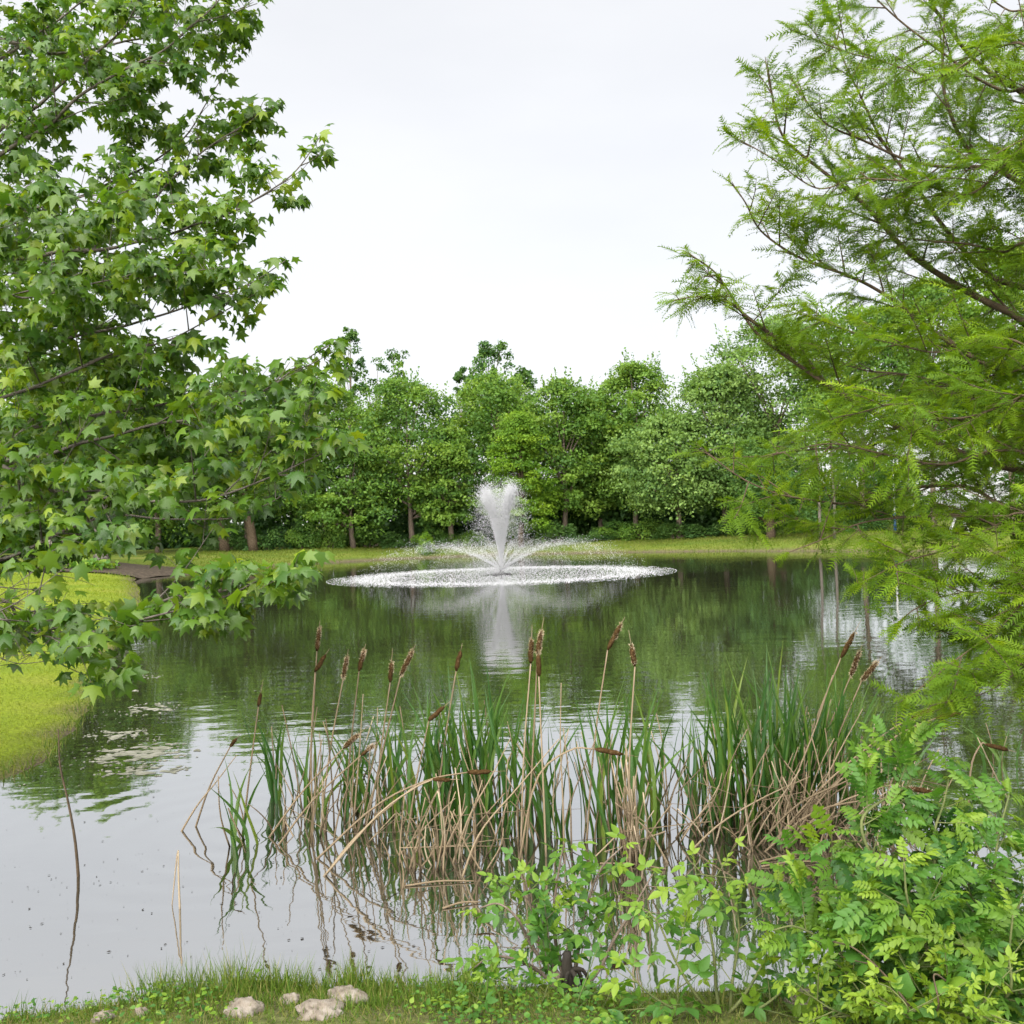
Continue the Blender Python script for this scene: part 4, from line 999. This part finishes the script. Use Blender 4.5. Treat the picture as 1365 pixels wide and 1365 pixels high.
stand('dead_reed_heap', 'loose crossing stalks in clear water left of the tall mass', GD, (925, 1118), 0, 1000, 90, 20, 25, .1, dead_h=(.2, .6), dead_lean=.5)

def cattail(label, base, head, ang, ln, fluffy, seed, via=None, tipdy=0.0, dY=0.0, thick=1.0):
    """a dry stalk from the water at pixel `base` to the head centred at pixel `head`"""
    r = np.random.default_rng(seed); b = W(*base); Y = b[1] + dY
    k = Y / FPX; L = ln * k
    hc = P(head[0], head[1], Y); a = math.radians(ang)      # clockwise from vertical, in the picture
    hd = math.sin(a) * RIGHT + math.cos(a) * UP
    h0, h1 = hc - hd * L / 2, hc + hd * L / 2
    t = thing('cattail_stalk', b, label, 'cattail', 'dry cattail stalks with seed heads')
    pts = [b + np.array([0, 0, -.04])]
    if via:
        for v in via: pts.append(P(v[0], v[1], b[1] + dY * .6))
    else: pts.append(.5 * (b + h0) + np.array([r.normal(0, .012), 0, .0]) + .06 * (h0[2] - b[2]) * np.array([np.sign(b[0] - h0[0]) * min(1, abs(b[0] - h0[0])), 0, 0]))
    pts.append(h0); c = catmull(pts, 12)
    m = MB(); V, F = tube(c - b, np.linspace(.0075, .0042, 12), 5); m.add(V, F, np.clip(r.normal(.45, .15), .1, .9)); link('stem', m.mesh('stem', M_dead, smooth=True), t)
    s = np.linspace(0, 1, 9); rad = .0155 * thick * np.array([.35, .85, 1, 1.02, .98, 1, .96, .8, .25]) * (1 + r.normal(0, .05, 9))
    hp = (h0 - b)[None] + s[:, None] * (h1 - h0)[None] + r.normal(0, .0015, (9, 3))
    m = MB(); m.add(*tube(hp, rad, 9)); sp = link('spike', m.mesh('spike', M_spike, smooth=True), t)
    if fluffy > 0:
        n = int(800 * fluffy); u = r.uniform(0, 1, n) ** 1.0; cc = hp[0] + u[:, None] * (hp[-1] - hp[0])
        if fluffy < .9: u0 = r.uniform(.0, .6); cc = hp[0] + (u0 + (1 - u0) * u)[:, None] * (hp[-1] - hp[0])
        dd = norm(r.standard_normal((n, 3)))
        m = MB(); m.scatter((np.array([(-.12, 0, 0), (.12, 0, 0), (0, 1, .1)], float), np.array([(0, 1, 2)])), cc + dd * .012,
                            frames(dd + np.array([.3, 0, .1]), r.standard_normal((n, 3))), r.uniform(.006, .016, n), r.uniform(.2, 1, n))
        link('fluff', m.mesh('fluff', M_fluff), sp)
    m = MB(); tip = h1 - b; m.add(*tube([tip - .004 * hd, tip + hd * .02, tip + hd * .05 * (1 if r.uniform() < .6 else 1.8)], [.0025, .002, .001], 4)); link('tip', m.mesh('tip', M_dead), t)
    return t
CT = [
 ('upright pale seed head standing tallest at the reed bed\'s open end', (410, 1070), (424, 852), 6, 32, .5),
 ('slanted brown seed head just below the tallest pale one', (416, 1082), (427, 884), 32, 27, 0),
 ('fluffy white-topped seed head third along from the open end', (427, 1090), (460, 890), 10, 30, .9),
 ('thin pale seed head behind the fluffy white-topped one', (458, 1096), (482, 881), 14, 28, .6),
 ('short upright dark seed head before the split pale one', (498, 1102), (521, 896), 4, 27, .3),
 ('split pale seed head slanting, beside the short dark one', (484, 1112), (542, 884), 26, 36, .9),
 ('dark slim seed head leaning alone left of the fountain reflection', (578, 1102), (611, 881), 13, 28, 0),
 ('dark ragged seed head, left one of the three by the reflection', (694, 1128), (708, 868), 2, 32, .3),
 ('pale fluffy seed head, topmost of the three by the reflection', (700, 1142), (719, 857), 10, 30, .9),
 ('smooth brown seed head, lowest of the three by the reflection', (728, 1142), (718, 887), -1, 30, 0),
 ('small dark seed head on a thin leaning stalk over grey water', (322, 1112), (346, 933), 10, 18, 0),
 ('tiny seed head on the stalk leaning furthest over open grey water', (258, 1102), (311, 990), 38, 14, 0),
 ('brown seed head slanting low against the green blades', (540, 1120), (582, 951), 48, 28, 0),
 ('bristly seed head on the upper long stalk slanting from the water', (353, 1116), (468, 988), 48, 28, .8),
 ('seed head on the lower long stalk slanting from the water', (365, 1126), (490, 1000), 52, 22, .4),
 ('horizontal dark seed head bent over in front of the dense green clump', (413, 1145), (639, 1029), 88, 32, 0),
 ('shorter horizontal dark seed head bent over left of the other', (424, 1168), (589, 1039), 90, 24, 0),
 ('brown slanting seed head highest right of the fountain reflection', (781, 1124), (819, 849), 28, 38, .3),
 ('upright seed head atop the thick brown stalk bundle', (840, 1146), (844, 874), -10, 28, .3),
 ('sturdy slanting seed head highest above the tall green mass', (1044, 1096), (1130, 860), 28, 38, .2),
 ('narrow pale seed head between the sturdy and the fluffy ones', (1062, 1092), (1140, 885), 20, 34, .9),
 ('big fluffy seed head leaning over the tall green mass', (1076, 1096), (1159, 895), 40, 32, 1.0),
 ('thick seed head leaning almost flat toward the cypress', (1020, 1126), (1231, 951), 66, 34, .3),
 ('smooth seed head leaning flattest toward the cypress', (1032, 1122), (1264, 954), 78, 34, 0),
 ('horizontal seed head on a bent stalk left of the brown bundle', (690, 1150), (812, 1002), 100, 38, 0),
 ('ragged horizontal seed head above the tan tangle', (1000, 1130), (1164, 1036), 92, 38, .4),
 ('lowest shaggy seed head at the shrub edge', (1010, 1135), (1197, 1064), 88, 26, 1.0),
 ('drooping seed head half hidden in the shrub top', (1040, 1130), (1226, 1053), 98, 34, .2),
 ('dark drooping seed head at the picture edge above the shrub', (1290, 1075), (1329, 996), 104, 32, 0),
]
VIA = {15: [(500, 1075), (570, 1040)], 16: [(500, 1090), (550, 1052)], 22: [(1100, 1045), (1180, 978)], 23: [(1120, 1040), (1200, 978)], 24: [(715, 1040), (760, 1000)],
       25: [(1060, 1075), (1120, 1045)], 26: [(1080, 1085), (1150, 1067)], 27: [(1100, 1080), (1180, 1048)], 28: [(1295, 1020), (1308, 992)]}
for i, (lb, ba, he, an, ln, fl) in enumerate(CT):
    cattail(lb, ba, he, an, ln, fl, 500 + i, VIA.get(i), thick=.8 if ln < 25 else 1.0)

def stick(name, label, pts, rad, mat=M_dead, cat='stalk', group=None, tint=.4, kink=None):
    """a single stick standing in the water, through pixels, first one on the surface"""
    b = W(*pts[0]); t = thing(name, b, label, cat, group)
    c = [b + np.array([0, 0, -.05])] + [P(p[0], p[1], b[1] + .02 * i) for i, p in enumerate(pts[1:], 1)]
    m = MB(); V, F = tube(catmull(c, 14) - b, np.linspace(rad, rad * .35, 14), 6); m.add(V, F, tint); link('shaft', m.mesh('shaft', mat, smooth=True), t)
    return t
stick('stick', 'tall thin bare stick leaning out of the water before the lawn', [(105, 1168), (100, 1120), (90, 1065), (80, 1020), (78, 972)], .0095, M_bark_red, 'stick')
stick('broken_reed', 'single broken pale reed stub standing alone in grey water', [(240, 1212), (238, 1170), (237, 1134), (230, 1200), (228, 1232)], .006, M_dead, 'reed', None, .8)
GS = 'long slanting dead stalks'
for lb, pts in [
 ('headless stalk leaning right, crossing the tiny-headed one over grey water', [(236, 1108), (262, 1075), (290, 1040), (316, 1006)]),
 ('long tan stalk slanting up from the fallen heap to the dense clump', [(612, 1168), (640, 1110), (690, 1050), (745, 985)]),
 ('long tan stalk crossing low over the middle heap', [(424, 1168), (470, 1120), (520, 1075), (556, 1045)]),
 ('tan stalk slanting through the dense clump', [(600, 1150), (625, 1090), (655, 1035), (680, 985)]),
 ('pale stalk slanting down right between bundle and tall mass', [(895, 1150), (870, 1115), (845, 1090), (820, 1070)]),
 ('long tan stalk slanting up into the tall mass', [(930, 1105), (960, 1060), (990, 1010), (1028, 955)]),
 ('long low tan stalk across the clear water to the tall mass', [(912, 1132), (960, 1098), (1020, 1062), (1080, 1035)]),
 ('bare upright stalk left of the thin clump', [(470, 1098), (476, 1040), (480, 990), (484, 925)]),
 ('bare upright tan stalk right of the three seed heads', [(752, 1130), (750, 1060), (747, 990), (748, 910)]),
 ('bare stalk behind the tangle, leaning to the shrub', [(1055, 1120), (1090, 1060), (1120, 1000), (1150, 945)]),
 ('second bare stalk behind the tangle, leaning steeply', [(1035, 1115), (1060, 1040), (1085, 975), (1110, 900)]),
]:
    stick('dead_stalk', lb, pts, .0075, M_dead, 'stalk', GS, .55)
# logs of fallen reed lying on the water
for lb, p0, p1 in [('reed stem floating flat in front of the middle heap', (540, 1182), (632, 1176)), ('short brown reed floating beside the sapling leaves', (590, 1212), (640, 1204)),
                   ('pair-thick reed bundle floating at the foot of the brown bundle', (800, 1152), (888, 1160)), ('long reed stem floating before the tan tangle', (1012, 1150), (1090, 1138)),
                   ('second long reed stem floating before the tan tangle', (1015, 1156), (1100, 1150))]:
    a, b = W(*p0), W(*p1); t = thing('floating_reed', a, lb, 'reed', 'reed stems floating on the water')
    m = MB(); c = catmull([(0, 0, .004), (b - a) * .5 + [0, .02, .012], (b - a) + [0, 0, .006]], 8); V, F = tube(c, np.linspace(.006, .004, 8), 6); m.add(V, F, .3); link('stem', m.mesh('stem', M_dead, smooth=True), t)

# ------------------------------------------------------------------ floating algae and flecks
def mat_patch(label, c, wpx, hpx, seed, k):
    r = np.random.default_rng(seed); b = W(*c); e = W(c[0] + wpx / 2, c[1]); f = W(c[0], c[1] - hpx / 2)
    rx, ry = np.linalg.norm(e - b), np.linalg.norm(f - b)
    mb = MB()
    for i in range(k):
        a = r.uniform(0, 6.28); q = math.sqrt(r.uniform(0, 1)); x, y = rx * q * math.cos(a), ry * q * math.sin(a)
        s = rx * r.uniform(.05, .26) * (1.2 - q); n = 11; an = np.linspace(0, 6.283, n, endpoint=False); rd = s * r.uniform(.45, 1.1, n)
        top = np.stack([x + rd * np.cos(an), y + rd * np.sin(an) * .8, np.full(n, .002)], -1)
        V = np.vstack([[(x, y, .007 + .004 * r.uniform())], top]); mb.add(V, np.array([[0, 1 + j, 1 + (j + 1) % n] for j in range(n)]))
    t = tag(link('algae_mat', mb.mesh('algae_mat', M_algae, smooth=True), None, tuple(b)), label, 'algae', 'floating algae mats by the lawn', 'stuff' if k >= 60 else None)
mat_patch('pale algae streak under the hanging sweetgum leaves', (186, 903), 56, 7, 1, 40)
mat_patch('small pale algae streak below the first one', (166, 921), 44, 7, 2, 22)
mat_patch('largest pale algae mat off the lawn corner', (197, 945), 78, 16, 3, 60)
mat_patch('algae mat hugging the lawn edge below the largest one', (155, 980), 80, 16, 4, 60)
mat_patch('little round algae island by itself', (206, 986), 22, 7, 5, 14)
mat_patch('thin broken algae film spread before the lawn', (185, 1005), 150, 26, 6, 90)
mat_patch('algae film lowest of all, in the tree reflection', (190, 1028), 120, 16, 7, 60)
mat_patch('algae scum round the feet of the lone fan', (400, 1090), 40, 10, 8, 20)
r = np.random.default_rng(71); mb = MB(); n = 420
fx = np.concatenate([r.uniform(0, 560, 220), r.uniform(0, 260, 120), r.uniform(400, 900, 80)]); fy = np.concatenate([r.uniform(1130, 1310, 220), r.uniform(1040, 1200, 120), r.uniform(1140, 1220, 80)])
fp = np.array([W(x, y, .003) for x, y in zip(fx, fy)]); mb.scatter(diamond(), fp, frames(np.column_stack([r.standard_normal((n, 2)), np.zeros(n)]), np.tile([0, 0, 1.0], (n, 1)) + .1 * r.standard_normal((n, 3))),
                                                    .004 + .022 * r.uniform(0, 1, n) ** 4, .5)
tag(link('floating_debris', mb.mesh('floating_debris', M_debris)), 'dark flecks of bark and leaf bits floating on the near water', 'debris', None, 'stuff')
r = np.random.default_rng(72); mb = MB(); n = 1500
fp = np.stack([r.uniform(-4.6, -2.2, n), r.uniform(8.2, 13, n), np.full(n, .003)], -1); ok = (sdist(fp[:, 0], fp[:, 1]) < -.02) & (r.uniform(0, 1, n) < np.exp(sdist(fp[:, 0], fp[:, 1]) / .7)); fp = fp[ok]; n = len(fp)
mb.scatter(diamond(), fp, frames(np.column_stack([r.standard_normal((n, 2)), np.zeros(n)]), np.tile([0, 0, 1.0], (n, 1))), .01 + .03 * r.uniform(0, 1, n) ** 3, .5)
tag(link('duckweed', mb.mesh('duckweed', M_algae)), 'loose specks of duckweed drifting along the lawn edge', 'duckweed', None, 'stuff')

# ------------------------------------------------------------------ rocks on the near bank
def rock(label, c, wpx, hpx, seed):
    r = np.random.default_rng(seed); b = W(c[0], c[1], .06); k = b[1] / FPX; sx, sz = wpx * k / 2, hpx * k
    import bmesh
    bm = bmesh.new(); bmesh.ops.create_icosphere(bm, subdivisions=4, radius=1.0)
    ph = r.uniform(0, 6.28, 9)
    for v in bm.verts:
        x, y, z = v.co
        d = 1 + .13 * math.sin(2.3 * x + ph[0]) * math.sin(2.1 * y + ph[1]) + .10 * math.sin(4.1 * y + ph[2] + 2 * z) + .06 * math.sin(7 * x + 5 * z + ph[3]) + .04 * math.sin(11 * y + 9 * x + ph[4])
        d += .05 * math.sin(9 * x + 7 * y + ph[6]) + .035 * math.sin(17 * y - 13 * x + ph[7]) + .025 * math.sin(23 * z + 19 * x + ph[8])
        v.co = (x * d * sx, y * d * sx * .8, (.72 if z > 0 else .6) * math.copysign(abs(z) ** .75, z) * d * sz * (1 + .25 * x * math.sin(ph[5])))
    me = bpy.data.meshes.new('rock'); bm.to_mesh(me); bm.free(); me.materials.append(M_rock)
    me.polygons.foreach_set('use_smooth', np.ones(len(me.polygons), bool))
    z = max(hz(b[0], b[1]), .0)
    o = link('rock', me, None, (b[0], b[1], z - sz * .02)); o.rotation_euler = (0, 0, r.uniform(-.5, .5))
    tag(o, label, 'rock', 'pale rocks on the near bank')
rock('flat pale rock nearest the water, in the grass', (463, 1345), 58, 20, 1)
rock('wide pale rock at the bottom edge below the flat one', (428, 1370), 66, 18, 2)
rock('low rounded pale rock left of the wide one at the bottom edge', (323, 1367), 54, 18, 3)
rock('small brownish rock between the two upper clumps of grass', (387, 1348), 26, 14, 4)
rock('small pale rock at the bottom edge, leftmost of all', (138, 1369), 32, 12, 5)
rock('small pointed grey rock beside the tall grass tuft', (190, 1366), 18, 15, 6)
rock('pale rock under the leafy saplings by the big shrub', (1083, 1362), 66, 24, 7)

# ------------------------------------------------------------------ grass
BT = blade_tri()
def grass(name, label, x, y, hgt, wid, mat, seed, tint=(.5, .2), lean=.35, z0=-.01):
    r = np.random.default_rng(seed); n = len(x); z = height(x, y)
    ax = np.column_stack([lean * r.standard_normal((n, 2)), np.ones(n)]); nor = np.column_stack([r.standard_normal((n, 2)), np.full(n, .2)])
    mb = MB(); mb.scatter(BT, np.stack([x, y, z + z0], -1), frames(ax, nor), np.stack([wid, hgt, hgt], -1), np.clip(r.normal(*tint, n), 0, 1))
    return tag(link(name, mb.mesh(name, mat)), label, 'grass', None, 'stuff')
r = np.random.default_rng(81)
# mown lawn on the left, denser near the viewer
n = 60000; y = 6.5 + 34 * r.uniform(0, 1, n) ** 2.2; x = -(.20 + .42 * r.uniform(0, 1, n)) * y - 1.0
sd = sdist(x, y); ok = (sd > .03); x, y = x[ok], y[ok]; k = y / 10
grass('lawn_grass', 'bright mown lawn sloping to the water under the sweetgum', x, y, (.028 + .025 * r.uniform(0, 1, len(x))) * np.maximum(k, 1) ** .5, .005 * np.maximum(k, 1), M_lawn, 82, (.45, .22), .5)
# longer fringe along the lawn's waterline
n = 5000; i = r.integers(0, len(shore), n); p = shore[i] + (np.roll(shore, -1, 0)[i] - shore[i]) * r.uniform(0, 1, (n, 1)) + r.normal(0, .10, (n, 2))
ok = (p[:, 1] > 6) & (p[:, 1] < 30) & (p[:, 0] < -2) & (sdist(p[:, 0], p[:, 1]) > -.01); p = p[ok]
grass('shore_fringe', 'ragged grass fringe along the lawn waterline', p[:, 0], p[:, 1], r.uniform(.04, .12, len(p)), np.full(len(p), .008), M_grass, 83, (.5, .25))
# far bank
n = 42000; x = r.uniform(-17, 24, n); y = r.uniform(41, 64, n); sd = sdist(x, y); ok = (sd > .05) & (sd < 8); x, y = x[ok], y[ok]
grass('far_bank_grass', 'strip of grass along the far bank before the trees', x, y, .07 + .09 * r.uniform(0, 1, len(x)), np.full(len(x), .035), M_far_grass, 84, (.5, .25), .5)
# near bank: tufts of long grass, low leafy weeds
tx, ty, th = [], [], []
for (px, py, hp, k, w) in [(60, 1352, 22, 130, 45), (20, 1345, 30, 60, 20), (150, 1345, 22, 120, 40), (240, 1325, 46, 420, 60), (300, 1330, 38, 300, 60), (310, 1310, 50, 90, 14), (375, 1318, 36, 320, 60), (440, 1312, 34, 240, 50),
                           (470, 1318, 44, 140, 16), (520, 1325, 34, 320, 50), (580, 1330, 32, 320, 50), (620, 1335, 44, 260, 40), (350, 1345, 20, 300, 90), (560, 1350, 24, 300, 80), (480, 1352, 20, 200, 70), (650, 1350, 36, 160, 40),
                           (250, 1355, 24, 200, 60), (900, 1350, 26, 120, 70), (1000, 1355, 24, 120, 60), (463, 1357, 17, 160, 56), (410, 1360, 17, 130, 40), (350, 1362, 17, 110, 40), (296, 1366, 18, 110, 34), (500, 1360, 18, 120, 40), (388, 1357, 12, 60, 26), (140, 1366, 14, 60, 34), (200, 1364, 20, 90, 30), (100, 1362, 18, 120, 60), (600, 1362, 22, 200, 90), (720, 1362, 22, 150, 90), (820, 1364, 22, 150, 90)]:
    b = W(px, py, .06); q = b[1] / FPX
    tx.append(b[0] + r.normal(0, w * q * .5, k)); ty.append(b[1] + r.normal(0, .06, k)); th.append(hp * q * 1.2 * np.clip(r.normal(.75, .25, k), .2, 1.2))
tx, ty, th = map(np.concatenate, (tx, ty, th)); ok = sdist(tx, ty) > -.03
grass('bank_grass', 'tufts of long green grass on the near bank', tx[ok], ty[ok], th[ok], np.full(ok.sum(), .0042), M_grass, 85, (.45, .28), .3)
n = 38000; x = r.uniform(-3.2, 3.2, n); y = r.uniform(3.5, 4.8, n); sd = sdist(x, y); ok = sd > .0; x, y = x[ok], y[ok]
grass('bank_turf', 'short mixed turf between the near rocks', x, y, r.uniform(.02, .055, len(x)), np.full(len(x), .0045), M_grass, 86, (.55, .28), .6)
n = 9000; x = r.uniform(-2.4, 2.4, n); y = r.uniform(3.6, 4.75, n); sd = sdist(x, y); ok = (sd > .02) & (np.sin(3.1 * x + 1.7) + np.sin(5 * x + 2 * y) + r.normal(0, .5, n) > .1); x, y = x[ok], y[ok]; n = len(x)
mb = MB(); mb.scatter(ovate(.36), np.stack([x, y, height(x, y) + r.uniform(.015, .07, n)], -1), frames(np.column_stack([r.standard_normal((n, 2)), r.normal(0, .3, n)]), np.column_stack([.4 * r.standard_normal((n, 2)), np.ones(n)])), r.uniform(.012, .028, n), r.uniform(.1, .9, n))
tag(link('bank_weeds', mb.mesh('bank_weeds', M_bush)), 'low clover-like weeds among the near rocks', 'weeds', None, 'stuff')

# ------------------------------------------------------------------ saplings and shrubs on the near bank
PIN = [pinnate(5, .25, .3, 1), pinnate(6, .24, .45, 2), pinnate(5, .27, .2, 3)]
TRI = [trifoliate(1), trifoliate(2), five_leaf(3)]
HRT = [heart_leaf()]
def shrub(name, label, base, stems, kind, seed, size, step, tint=.5, mat=M_bush, bark=M_twig_green, stem_r=.007, most=300, side=.6, twig=(.10, .28), tip_light=.3, rest='foliage', zb=.05):
    """stems: list of pixel paths [(px, py, Y)...]; leaves sit on short side shoots"""
    r = np.random.default_rng(seed); b = np.asarray(base, float); t = thing(name, b, label, 'shrub' if 'sapling' not in name else 'sapling')
    up = np.array([0, 0, 1.0]); tw = MB(); LP, LD, LT, LS = [], [], [], []
    for pts in stems:
        w = [b + np.array([r.normal(0, .02), r.normal(0, .02), -.04])] + [P(*p) for p in pts]
        c = catmull(w, 8 * len(w)); L = np.concatenate([[0], np.cumsum(np.linalg.norm(np.diff(c, axis=0), axis=1))])
        m = MB(); m.add(*tube(c, stem_r * (1 - .8 * L / L[-1]) + .0012, 5)); link('stem', m.mesh('stem', bark, b, smooth=True), t)
        s = .22 * L[-1]; sg = 1
        while s < L[-1]:
            u = s / L[-1]; i = min(np.searchsorted(L, s), len(c) - 2); p0 = c[i]; tan = norm(c[i + 1] - c[i]); sg = -sg
            lat = norm(np.cross(tan, norm([.3, 1, .2]))) * sg
            d = norm(tan * .5 + lat * r.uniform(.5, 1) + np.array([0, r.normal(0, .5), .1]))
            if r.uniform() < side and u < .9:
                l = r.uniform(*twig) * (1.2 - .6 * u); q = catmull([p0, p0 + d * l * .5, p0 + d * l + up * .05 * l], 5); tw.add(*tube(q, np.linspace(.0028, .0012, 5), 4, False))
                for j in range(max(2, int(l / step) + 1)):
                    k = min(4, 1 + j % 4); d2 = norm(d * .6 + np.cross(d, up) * (1 if j % 2 else -1) * r.uniform(.4, 1) + up * r.normal(0, .25) + .2 * r.standard_normal(3))
                    LP.append(q[k]); LD.append(d2); LT.append(tint + tip_light * (u - .5) + r.normal(0, .20)); LS.append(size * r.uniform(.6, 1.25))
                LP.append(q[-1]); LD.append(d); LT.append(tint + tip_light * (u - .3) + r.normal(0, .15)); LS.append(size * r.uniform(.6, 1))
            else:
                LP.append(p0); LD.append(d); LT.append(tint + tip_light * (u - .5) + r.normal(0, .15)); LS.append(size * r.uniform(.75, 1.2))
            s += step * r.uniform(.6, 1.3)
        for _ in range(3):
            LP.append(c[-1]); LD.append(norm(norm(c[-1] - c[-3]) + .7 * r.standard_normal(3))); LT.append(tint + tip_light + r.normal(0, .12)); LS.append(size * r.uniform(.45, .8))
    if tw.n: link('shoot', tw.mesh('shoot', bark, b), t)['kind'] = 'stuff'
    LP, LD, LT, LS = map(np.array, (LP, LD, LT, LS))
    nor = up + .4 * r.standard_normal(LP.shape) + .3 * np.array([0, -1, 0])
    leaf_parts(t, 'leaf', kind, mat, LP, frames(LD + np.array([0, 0, -.12]), nor), LS, np.clip(LT, 0, 1), most, 6, rest)
    return t
def gb(px, py):
    b = W(px, py, .05); b[2] = max(hz(b[0], b[1]), -.15); return b

YB = 4.35
# sapling in the middle, dark stump-like foot in the water
shrub('sapling', 'sapling with a dark rooted foot at the water edge in the middle of the bank', gb(762, 1336),
      [[(745, 1280, 4.5), (738, 1220, 4.5), (745, 1160, 4.5), (752, 1125, 4.5)], [(770, 1270, 4.5), (780, 1215, 4.52), (800, 1160, 4.55), (830, 1128, 4.6)], [(715, 1270, 4.45), (690, 1225, 4.4), (665, 1205, 4.4), (640, 1210, 4.4)],
       [(725, 1300, 4.4), (690, 1280, 4.35), (655, 1275, 4.3), (632, 1290, 4.3)], [(800, 1290, 4.4), (820, 1250, 4.4), (842, 1215, 4.4), (870, 1165, 4.5)], [(720, 1260, 4.5), (708, 1210, 4.5), (700, 1170, 4.5)]],
      TRI, 1, .125, .055, .52, stem_r=.011, bark=M_bark)
b = gb(762, 1336); t = thing('root_stump', b, 'black wet root stump the sapling grows from', 'stump')
r = np.random.default_rng(5); m = MB()
m.add(*tube(catmull([(0, 0, -.08), (.0, 0, .03), (-.015, .0, .10), (-.01, 0, .16)], 8), np.linspace(.035, .016, 8), 9)); link('stump', m.mesh('stump', M_debris, smooth=True), t)
for k in range(6):
    a = r.uniform(0, 6.28); m = MB(); l = r.uniform(.04, .10)
    m.add(*tube(catmull([(0, 0, .09), (.6 * l * math.cos(a), .6 * l * math.sin(a), .07), (l * math.cos(a), l * math.sin(a), -.06)], 8), np.linspace(.011, .006, 8), 6)); link('root', m.mesh('root', M_debris, smooth=True), t)
shrub('sapling', 'bright green sapling with oval leaves between the rooted one and the big shrub', gb(960, 1372),
      [[(955, 1320, 4.0), (950, 1260, 4.0), (935, 1200, 4.05), (925, 1150, 4.1)], [(975, 1320, 3.95), (985, 1250, 3.95), (982, 1205, 3.95)], [(930, 1330, 3.9), (900, 1280, 3.9), (880, 1235, 3.9), (865, 1215, 3.9)], [(990, 1330, 3.9), (1020, 1280, 3.95), (1040, 1250, 4.0), (1060, 1235, 4.0)],
       [(900, 1345, 3.85), (860, 1320, 3.8), (835, 1290, 3.8)], [(1010, 1345, 3.85), (1045, 1320, 3.85), (1075, 1300, 3.9)]], TRI, 2, .135, .06, .55, stem_r=.007)
shrub('sapling', 'tall sapling whose topmost yellow leaves hang before the brown bundle', gb(890, 1370),
      [[(905, 1300, 4.2), (935, 1220, 4.3), (925, 1170, 4.3), (950, 1168, 4.3), (985, 1172, 4.3)]], TRI, 3, .095, .07, .75, stem_r=.004, side=.3)
shrub('weed_clump', 'low leafy weeds at the bottom edge under the rooted sapling', gb(700, 1372),
      [[(690, 1340, 4.1), (670, 1310, 4.1), (650, 1300, 4.1)], [(720, 1340, 4.05), (730, 1315, 4.05)], [(760, 1350, 4.0), (790, 1325, 4.0), (810, 1318, 4.0)], [(830, 1350, 3.95), (860, 1335, 3.95)], [(660, 1355, 4.05), (630, 1335, 4.05)]], TRI, 4, .10, .05, .5, stem_r=.004)
# big compound-leaved shrub on the right, several stems
shrub('compound_leaf_shrub', 'big bright shrub with feather-shaped leaves filling the near corner', gb(1270, 1375),
      [[(1265, 1300, 3.7), (1255, 1220, 3.75), (1245, 1120, 3.8), (1258, 1070, 3.85), (1270, 1015, 3.9)], [(1240, 1310, 3.7), (1200, 1230, 3.75), (1170, 1160, 3.8), (1150, 1090, 3.85), (1215, 1040, 4.0), (1155, 1018, 4.0)],
       [(1220, 1310, 3.6), (1160, 1240, 3.65), (1110, 1180, 3.7), (1070, 1165, 3.75), (1040, 1185, 3.75)], [(1300, 1290, 3.6), (1320, 1200, 3.65), (1330, 1120, 3.7), (1345, 1060, 3.8)], [(1330, 1290, 3.5), (1360, 1200, 3.5), (1385, 1150, 3.5)],
       [(1210, 1320, 3.6), (1150, 1290, 3.6), (1100, 1255, 3.6), (1060, 1235, 3.6), (1030, 1240, 3.6)], [(1285, 1300, 3.8), (1290, 1200, 3.9), (1300, 1140, 3.95), (1310, 1095, 4.0)], [(1250, 1300, 3.5), (1230, 1250, 3.45), (1210, 1200, 3.4), (1205, 1150, 3.4)],
       [(1310, 1320, 3.4), (1290, 1270, 3.35), (1270, 1230, 3.3)], [(1230, 1290, 3.85), (1190, 1180, 3.95), (1160, 1130, 4.0), (1130, 1120, 4.0)], [(1340, 1330, 3.3), (1345, 1270, 3.3), (1350, 1220, 3.3)]],
      PIN, 5, .118, .027, .44, tip_light=.42, stem_r=.010, bark=M_twig_green, most=300)
shrub('compound_leaf_shrub', 'yellow-tipped leafy shoots over the near corner shrub\'s foot', gb(1180, 1385),
      [[(1160, 1340, 3.5), (1130, 1300, 3.5), (1110, 1280, 3.5)], [(1200, 1340, 3.4), (1220, 1290, 3.4), (1240, 1260, 3.4)], [(1240, 1350, 3.3), (1280, 1300, 3.3), (1300, 1280, 3.3)], [(1290, 1350, 3.2), (1330, 1310, 3.2), (1350, 1290, 3.2)], [(1120, 1350, 3.5), (1085, 1330, 3.5), (1060, 1310, 3.5)], [(1210, 1350, 3.2), (1190, 1320, 3.2), (1170, 1310, 3.2)]],
      TRI, 6, .065, .026, .82, stem_r=.004, most=200)
shrub('grape_vine', 'brown vine with heart-shaped pale leaves climbing over the corner shrub', gb(1230, 1385),
      [[(1215, 1345, 3.25), (1180, 1300, 3.3), (1140, 1265, 3.35), (1110, 1255, 3.4)], [(1250, 1345, 3.2), (1245, 1300, 3.2), (1265, 1310, 3.2)]], HRT, 7, .072, .10, .42, stem_r=.006, bark=M_bark_red, side=.25, tip_light=.1)
